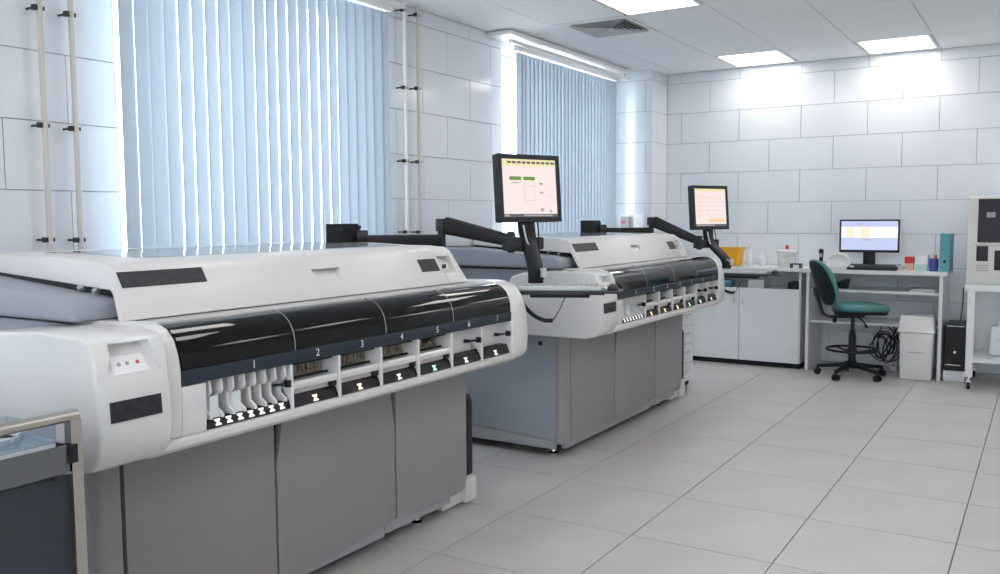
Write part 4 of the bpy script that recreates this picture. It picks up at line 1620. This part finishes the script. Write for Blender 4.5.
cyl(bm, (8.053, 0.722, ZT + 0.085), (8.056, 0.722, ZT + 0.085), 0.011, n=14)
mk('finger_hole', bm, 'black_plastic', o)

# shelf contents and clutter under the desk
t = thing('stapler', (8.25, 1.58, 0.722), 'black stapler on the upper shelf of the desk', 'stapler')
bm = new_bm()
prism(bm, [(1.50, 0.722), (1.68, 0.722), (1.68, 0.74), (1.60, 0.765), (1.53, 0.80), (1.49, 0.81), (1.485, 0.79)], 8.20, 8.26, 'X')
mk('body', bm, 'black_plastic', t, bev=0.006)
bm = new_bm()
box(bm, 8.195, 8.20, 1.60, 1.66, 0.728, 0.742)
mk('base_strip', bm, 'binder_dark', t)
for k in range(3):
    at((8.25, 0.90, 0.722 + 0.008 * k))
    bm = new_bm()
    z = 0.722 + 0.008 * k
    basis_box(bm, (8.24, 0.89, z + 0.0035), Vector((math.cos(0.1 * k), math.sin(0.1 * k), 0)), Vector((-math.sin(0.1 * k), math.cos(0.1 * k), 0)), Vector((0, 0, 1)), 0.12, 0.10, 0.0035)
    o = mk('paper_folder', bm, 'paper', smooth=False)
    tag(o, ['pale paper folder lying on the upper desk shelf, bottom of its pile', 'pale paper folder lying on the upper desk shelf, middle of its pile', 'pale paper folder lying on the upper desk shelf, topmost of its pile'][k], 'papers', 'folders on the upper desk shelf')
t = thing('power_strip', (8.35, 1.12, 0), 'white upright power strip among black cables under the desk', 'power strip')
bm = new_bm()
box(bm, 8.34, 8.38, 1.10, 1.15, 0.0, 0.27)
mk('body', bm, 'laminate', t, bev=0.004)
for k in range(4):
    bm = new_bm()
    cyl(bm, (8.336, 1.125, 0.05 + 0.055 * k), (8.341, 1.125, 0.05 + 0.055 * k), 0.017, n=14)
    mk('socket', bm, 'print_grey', t)
rc = random.Random(4)
for k in range(5):
    pts = []
    cy, cz = 1.22 - 0.05 * (k % 3), 0.22 + 0.03 * (k % 2)
    for q in range(9):
        a = q * 1.15 + k
        pts.append((8.17 + 0.024 * k + rc.uniform(-.005, .005), cy + 0.075 * math.cos(a) + rc.uniform(-.02, .02), cz + 0.13 * math.sin(a) * (0.8 + 0.04 * k) + rc.uniform(-.02, .02)))
    pts[0] = (8.17 + 0.024 * k, 1.2 - 0.04 * k, 0.412)
    at(pts[-1])
    bm = new_bm()
    tube(bm, spline(pts, 6), 0.0055, 6)
    o = mk('power_cable', bm, 'black_plastic')
    tag(o, 'black power cable looped in the tangle under the desk', 'cable', 'tangled cables under the desk')
# white bin with a lid
t = thing('lidded_bin', (8.06, 0.90, 0), 'white plastic bin with a flared lid under the desk end', 'bin')
bm = new_bm()
prism(bm, [(7.93, 0.775), (8.20, 0.775), (8.20, 1.03), (7.93, 1.03)], 0.0, 0.40, 'Z')
for v in bm.verts:
    if v.co.z < 0.1:
        v.co.x = 8.065 + (v.co.x - 8.065) * 0.93
        v.co.y = 0.903 + (v.co.y - 0.903) * 0.94
mk('body', bm, 'white_gloss', t, bev=0.012, seg=3)
bm = new_bm()
prism(bm, [(7.915, 0.763), (8.215, 0.763), (8.215, 1.045), (7.915, 1.045)], 0.395, 0.535, 'Z')
for v in bm.verts:
    if v.co.z > 0.5:
        v.co.x = 8.065 + (v.co.x - 8.065) * 0.80
        v.co.y = 0.904 + (v.co.y - 0.904) * 0.86
o = mk('lid', bm, 'white_gloss', t, bev=0.010, seg=3)
bm = new_bm()
box(bm, 7.932, 7.940, 0.84, 0.97, 0.228, 0.236)
mk('grip_line', bm, 'print_grey', t, smooth=False)
# computer tower on a white plinth
t = thing('computer_stand', (8.28, 0.62, 0), 'low white stand beneath the black computer tower', 'stand')
bm = new_bm()
box(bm, 8.05, 8.46, 0.55, 0.70, 0.0, 0.015)
mk('base', bm, 'laminate', t)
bm = new_bm()
box(bm, 8.04, 8.46, 0.545, 0.705, 0.015, 0.085)
mk('block', bm, 'laminate', t, bev=0.003)
t = thing('computer_tower', (8.28, 0.625, 0.085), 'black computer tower between the desk and the white cart', 'computer')
bm = new_bm()
box(bm, 8.07, 8.46, 0.55, 0.70, 0.085, 0.465)
mk('case', bm, 'black_plastic', t, bev=0.004)
bm = new_bm()
box(bm, 8.060, 8.070, 0.552, 0.698, 0.09, 0.46)
o = mk('front_bezel', bm, 'instrument_glass', t, bev=0.003)
bm = new_bm()
cyl(bm, (8.057, 0.625, 0.24), (8.061, 0.625, 0.24), 0.011, n=14)
mk('badge', bm, 'chrome', o)
bm = new_bm()
box(bm, 8.057, 8.061, 0.58, 0.69, 0.130, 0.136)
mk('trim_line', bm, 'chrome', o)
bm = new_bm()
box(bm, 8.057, 8.061, 0.56, 0.69, 0.452, 0.458)
mk('top_trim', bm, 'chrome', o)

# white cart with the instrument
t = thing('white_cart', (8.05, 0.2, 0), 'white wheeled cart carrying the bench-top instrument', 'cart')
bm = new_bm()
box(bm, 7.72, 8.40, -0.20, 0.545, 0.775, 0.822)
mk('top', bm, 'laminate', t, bev=0.003)
for x in (7.755, 8.36):
    for y in (-0.16, 0.498):
        bm = new_bm()
        box(bm, x - 0.024, x + 0.024, y - 0.026, y + 0.026, 0.10, 0.775)
        p = mk('leg', bm, 'laminate', t, bev=0.003)
        bm = new_bm()
        cyl(bm, (x, y, 0.10), (x, y, 0.065), 0.014, n=10)
        box(bm, x - 0.022, x + 0.012, y - 0.018, y + 0.018, 0.05, 0.068)
        mk('caster_fork', bm, 'chrome', p, bev=0.003)
        bm = new_bm()
        cyl(bm, (x - 0.008, y - 0.012, 0.030), (x - 0.008, y + 0.012, 0.030), 0.030, n=16)
        mk('caster_wheel', bm, 'black_plastic', p)
bm = new_bm()
box(bm, 7.735, 8.38, -0.18, 0.52, 0.215, 0.245)
mk('shelf', bm, 'laminate', t, bev=0.003)
bm = new_bm()
box(bm, 8.36, 8.375, -0.15, 0.49, 0.245, 0.775)
mk('back_panel', bm, 'laminate', t)
t = thing('plastic_jug', (8.0, 0.30, 0.245), 'translucent plastic jug on the lower shelf of the white cart', 'jug')
bm = new_bm()
prism(bm, [(7.93, 0.21), (8.07, 0.21), (8.07, 0.375), (7.93, 0.375)], 0.245, 0.48, 'Z')
bevel(bm, 0.03, 3)
mk('body', bm, 'milky_plastic', t)
bm = new_bm()
cyl(bm, (8.0, 0.295, 0.478), (8.0, 0.295, 0.525), 0.032, n=16)
mk('cap', bm, 'paper', t)
t = thing('benchtop_instrument', (8.1, 0.2, 0.822), 'cream bench-top instrument with dark windows on the white cart', 'lab instrument')
IX = 7.83
bm = new_bm()
prism(bm, [(IX, 0.822), (IX, 1.13), (IX + 0.015, 1.13), (IX + 0.035, 1.50), (IX + 0.06, 1.515), (8.36, 1.515), (8.36, 0.822)], -0.13, 0.545, 'Y')
o = mk('housing', bm, 'instrument_cream', t, bev=0.010, seg=2)
bm = new_bm()
prism(bm, [(IX + 0.011, 1.150), (IX + 0.0295, 1.490), (IX + 0.045, 1.490), (IX + 0.03, 1.150)], -0.09, 0.478, 'Y')
w = mk('upper_window', bm, 'instrument_glass', t, bev=0.002, seg=1)
bm = new_bm()
prism(bm, [(IX + 0.0205, 1.345), (IX + 0.0225, 1.385), (IX + 0.027, 1.385), (IX + 0.025, 1.345)], 0.36, 0.42, 'Y')
mk('sticker', bm, 'print_grey', w)
bm = new_bm()
box(bm, IX - 0.006, IX + 0.02, -0.12, 0.50, 1.131, 1.146)
mk('ledge', bm, 'instrument_cream', t, bev=0.002)
bm = new_bm()
box(bm, IX - 0.003, IX + 0.01, 0.400, 0.480, 1.005, 1.122)
mk('control_window', bm, 'instrument_glass', t, bev=0.002, seg=1)
bm = new_bm()
box(bm, IX - 0.018, IX + 0.01, -0.06, 0.390, 0.900, 1.115)
d = mk('door', bm, 'instrument_cream', t, bev=0.005)
bm = new_bm()
box(bm, IX - 0.021, IX - 0.015, -0.03, 0.355, 0.935, 1.090)
mk('door_window', bm, 'instrument_glass', d, bev=0.002, seg=1)
for z in (0.93, 0.95, 0.97):
    bm = new_bm()
    box(bm, IX - 0.002, IX + 0.004, 0.40, 0.48, z - 0.003, z + 0.003)
    mk('vent_slot', bm, 'print_grey', t)
bm = new_bm()
tube(bm, spline([(8.38, 0.60, 0.75), (8.36, 0.60, 0.62), (8.33, 0.605, 0.53), (8.32, 0.61, 0.475)], 6), 0.004, 6)
ORIGIN[0] = Vector((0, 0, 0))
bmesh.ops.translate(bm, verts=bm.verts, vec=Vector((0, 0, 0)))
o = mk('tower_cable', bm, 'dark_plastic')
tag(o, 'thin dark cable running up from the black computer tower', 'cable')

# wall control box on the column
at((CX, 3.53, 1.30))
t = thing('switch_box', (CX, 3.53, 1.24), 'grey switch box with a red button on a white board on the tiled column', 'switch box')
bm = new_bm()
box(bm, CX - 0.016, CX - 0.001, 3.39, 3.655, 1.10, 1.395)
mk('board', bm, 'frame_white', t, bev=0.003)
bm = new_bm()
box(bm, CX - 0.066, CX - 0.016, 3.53, 3.615, 1.235, 1.370)
o = mk('case', bm, 'print_grey', t, bev=0.006)
bm = new_bm()
cyl(bm, (CX - 0.080, 3.585, 1.315), (CX - 0.064, 3.585, 1.315), 0.018, n=16)
mk('button', bm, 'red_plastic', o)
# small white sensor at the end of the blind rail
t = thing('rail_bracket', (7.98, 3.50, ZC), 'small white bracket with a dark screw at the end of the blind rail', 'bracket')
bm = new_bm()
box(bm, 7.97, 8.03, 3.50, 3.57, ZC - 0.105, ZC - 0.002)
o = mk('plate', bm, 'frame_white', t, bev=0.006)
bm = new_bm()
cyl(bm, (7.966, 3.535, ZC - 0.055), (7.971, 3.535, ZC - 0.055), 0.010, n=12)
mk('screw', bm, 'print_grey', o)

# ------------------------------------------------------------------ office chair
CC = Vector((7.86, 1.385, 0))
f = Vector((0.48, -0.877, 0)).normalized()      # facing
s = Vector((-f.y, f.x, 0))                       # to its side
up = Vector((0, 0, 1))
t = thing('office_chair', CC, 'teal high office chair with a foot ring in front of the desk', 'chair')
for k in range(5):
    a = 0.35 + k * 2 * math.pi / 5
    d = Vector((math.cos(a), math.sin(a), 0))
    bm = new_bm()
    p0, p1 = CC + d * 0.03 + up * 0.105, CC + d * 0.275 + up * 0.075
    dd = (p1 - p0).normalized()
    ss = dd.cross(up).normalized()
    basis_box(bm, (p0 + p1) / 2, dd, ss, ss.cross(dd), (p1 - p0).length / 2, 0.022, 0.018)
    for v in bm.verts:
        k2 = (v.co - p0).dot(dd)
        if k2 > 0.1:
            ax = p0 + dd * k2
            v.co = ax + (v.co - ax) * 0.72
    l = mk('leg', bm, 'black_plastic', t, bev=0.006)
    bm = new_bm()
    c = CC + d * 0.275 + up * 0.027
    ax = Vector((-d.y, d.x, 0))
    for q in (-1, 1):
        cyl(bm, c + ax * (q * 0.008), c + ax * (q * 0.024), 0.027, n=14)
    cyl(bm, c + up * 0.0, c + up * 0.05, 0.011, n=8)
    mk('caster', bm, 'black_plastic', l)
bm = new_bm()
lathe(bm, CC, [(0, 0.075), (0.042, 0.075), (0.042, 0.13), (0.030, 0.14), (0.030, 0.36), (0.024, 0.365), (0.024, 0.40), (0.016, 0.405), (0.016, 0.52), (0, 0.52)], 18)
mk('gas_column', bm, 'black_plastic', t)
bm = new_bm()
R = 0.205
tube(bm, [CC + Vector((R * math.cos(2 * math.pi * q / 32), R * math.sin(2 * math.pi * q / 32), 0.235)) for q in range(32)], 0.010, 8, closed=True)
o = mk('foot_ring', bm, 'black_plastic', t)
for k in range(3):
    a = 0.9 + k * 2.094
    bm = new_bm()
    cyl(bm, CC + Vector((0.03 * math.cos(a), 0.03 * math.sin(a), 0.21)), CC + Vector((R * math.cos(a), R * math.sin(a), 0.233)), 0.008, n=8)
    mk('ring_spoke', bm, 'black_plastic', o)
bm = new_bm()
lathe(bm, CC + up * 0.195, [(0.030, 0), (0.044, 0), (0.044, 0.04), (0.030, 0.04), (0.030, 0)], 16)
mk('ring_hub', bm, 'black_plastic', t)
# seat: superellipse cushion
bm = new_bm()
SC = CC + f * 0.055


def seat_ring(z, sc):
    vs = []
    for q in range(28):
        a = 2 * math.pi * q / 28
        cx, sx = math.cos(a), math.sin(a)
        ex = abs(cx) ** 0.62 * (1 if cx > 0 else -1)
        ey = abs(sx) ** 0.62 * (1 if sx > 0 else -1)
        fr = 0.215 * ex * sc
        drop = -0.012 * max(0, ex) ** 3
        vs.append(bm.verts.new(SC + f * fr + s * (0.205 * ey * sc) + up * (z + drop)))
    return vs


rings = [seat_ring(0.565, 0.80), seat_ring(0.570, 0.96), seat_ring(0.590, 1.0), seat_ring(0.612, 0.985), seat_ring(0.626, 0.90), seat_ring(0.630, 0.6), seat_ring(0.627, 0.2)]
for a, b in zip(rings[:-1], rings[1:]):
    for q in range(28):
        bm.faces.new((a[q], a[(q + 1) % 28], b[(q + 1) % 28], b[q]))
bm.faces.new(rings[0][::-1])
bm.faces.new(rings[-1])
bmesh.ops.recalc_face_normals(bm, faces=bm.faces)
o = mk('seat', bm, 'teal_vinyl', t, ang=60)
bm = new_bm()
rings = [seat_ring(0.540, 0.72), seat_ring(0.545, 0.92), seat_ring(0.568, 0.97)]
for a, b in zip(rings[:-1], rings[1:]):
    for q in range(28):
        bm.faces.new((a[q], a[(q + 1) % 28], b[(q + 1) % 28], b[q]))
bm.faces.new(rings[0][::-1])
bm.faces.new(rings[-1])
bmesh.ops.recalc_face_normals(bm, faces=bm.faces)
mk('seat_shell', bm, 'black_plastic', t, ang=60)
bm = new_bm()
basis_box(bm, CC + up * 0.525 - f * 0.03, f, s, up, 0.11, 0.06, 0.018)
mk('mechanism', bm, 'black_plastic', t, bev=0.006)
bm = new_bm()
tube(bm, spline([CC + up * 0.52 + s * -0.05, CC + up * 0.50 + s * -0.13 + f * 0.03, CC + up * 0.455 + s * -0.17 + f * 0.05], 5), 0.006, 6)
cyl(bm, CC + up * 0.463 + s * -0.165 + f * 0.047, CC + up * 0.445 + s * -0.185 + f * 0.056, 0.011, n=8)
mk('height_lever', bm, 'black_plastic', t)
bm = new_bm()
pts = spline([CC - f * 0.08 + up * 0.52, CC - f * 0.19 + up * 0.515, CC - f * 0.255 + up * 0.55, CC - f * 0.285 + up * 0.64, CC - f * 0.325 + up * 0.76], 6)
rows = []
for i, p in enumerate(pts):
    dd = (pts[min(i + 1, len(pts) - 1)] - pts[max(i - 1, 0)]).normalized()
    nn = s.cross(dd).normalized()
    rows.append([bm.verts.new(p + s * (a * 0.026) + nn * (b * 0.012)) for a, b in ((-1, -1), (1, -1), (1, 1), (-1, 1))])
for a, b in zip(rows[:-1], rows[1:]):
    for k in range(4):
        bm.faces.new((a[k], a[(k + 1) % 4], b[(k + 1) % 4], b[k]))
bm.faces.new(rows[0][::-1])
bm.faces.new(rows[-1])
bmesh.ops.recalc_face_normals(bm, faces=bm.faces)
mk('back_bracket', bm, 'black_plastic', t, bev=0.003)
bm = new_bm()
cyl(bm, CC - f * 0.15 + up * 0.505, CC - f * 0.15 + up * 0.465, 0.018, n=12)
mk('adjust_knob', bm, 'black_plastic', t)
bu = (up * math.cos(0.36) - f * math.sin(0.36)).normalized()
bn = (f * math.cos(0.36) + up * math.sin(0.36)).normalized()
BC = CC - f * 0.285 + up * 0.80


def back_ring(depth, sc, bm):
    vs = []
    for q in range(28):
        a = 2 * math.pi * q / 28
        cx, sx = math.cos(a), math.sin(a)
        ex = abs(cx) ** 0.72 * (1 if cx > 0 else -1)
        ey = abs(sx) ** 0.72 * (1 if sx > 0 else -1)
        w = 0.185 * (1 - 0.12 * ey)
        curve = 0.05 * (ex * sc) ** 2
        vs.append(bm.verts.new(BC + s * (w * ex * sc) + bu * (0.205 * ey * sc) + bn * (depth + curve)))
    return vs


def back_shell(bm, L):
    rings = [back_ring(d, sc, bm) for d, sc in L]
    for a, b in zip(rings[:-1], rings[1:]):
        for q in range(28):
            bm.faces.new((a[q], a[(q + 1) % 28], b[(q + 1) % 28], b[q]))
    bm.faces.new(rings[0][::-1])
    bm.faces.new(rings[-1])
    bmesh.ops.recalc_face_normals(bm, faces=bm.faces)


bm = new_bm()
back_shell(bm, [(0.0, 0.95), (0.004, 1.0), (0.022, 1.0), (0.042, 0.94), (0.05, 0.75), (0.052, 0.3)])
mk('backrest', bm, 'teal_vinyl', t, ang=60)
bm = new_bm()
back_shell(bm, [(-0.028, 0.35), (-0.024, 0.75), (-0.014, 0.94), (-0.001, 0.985)])
mk('back_shell', bm, 'teal_dark', t, ang=60)
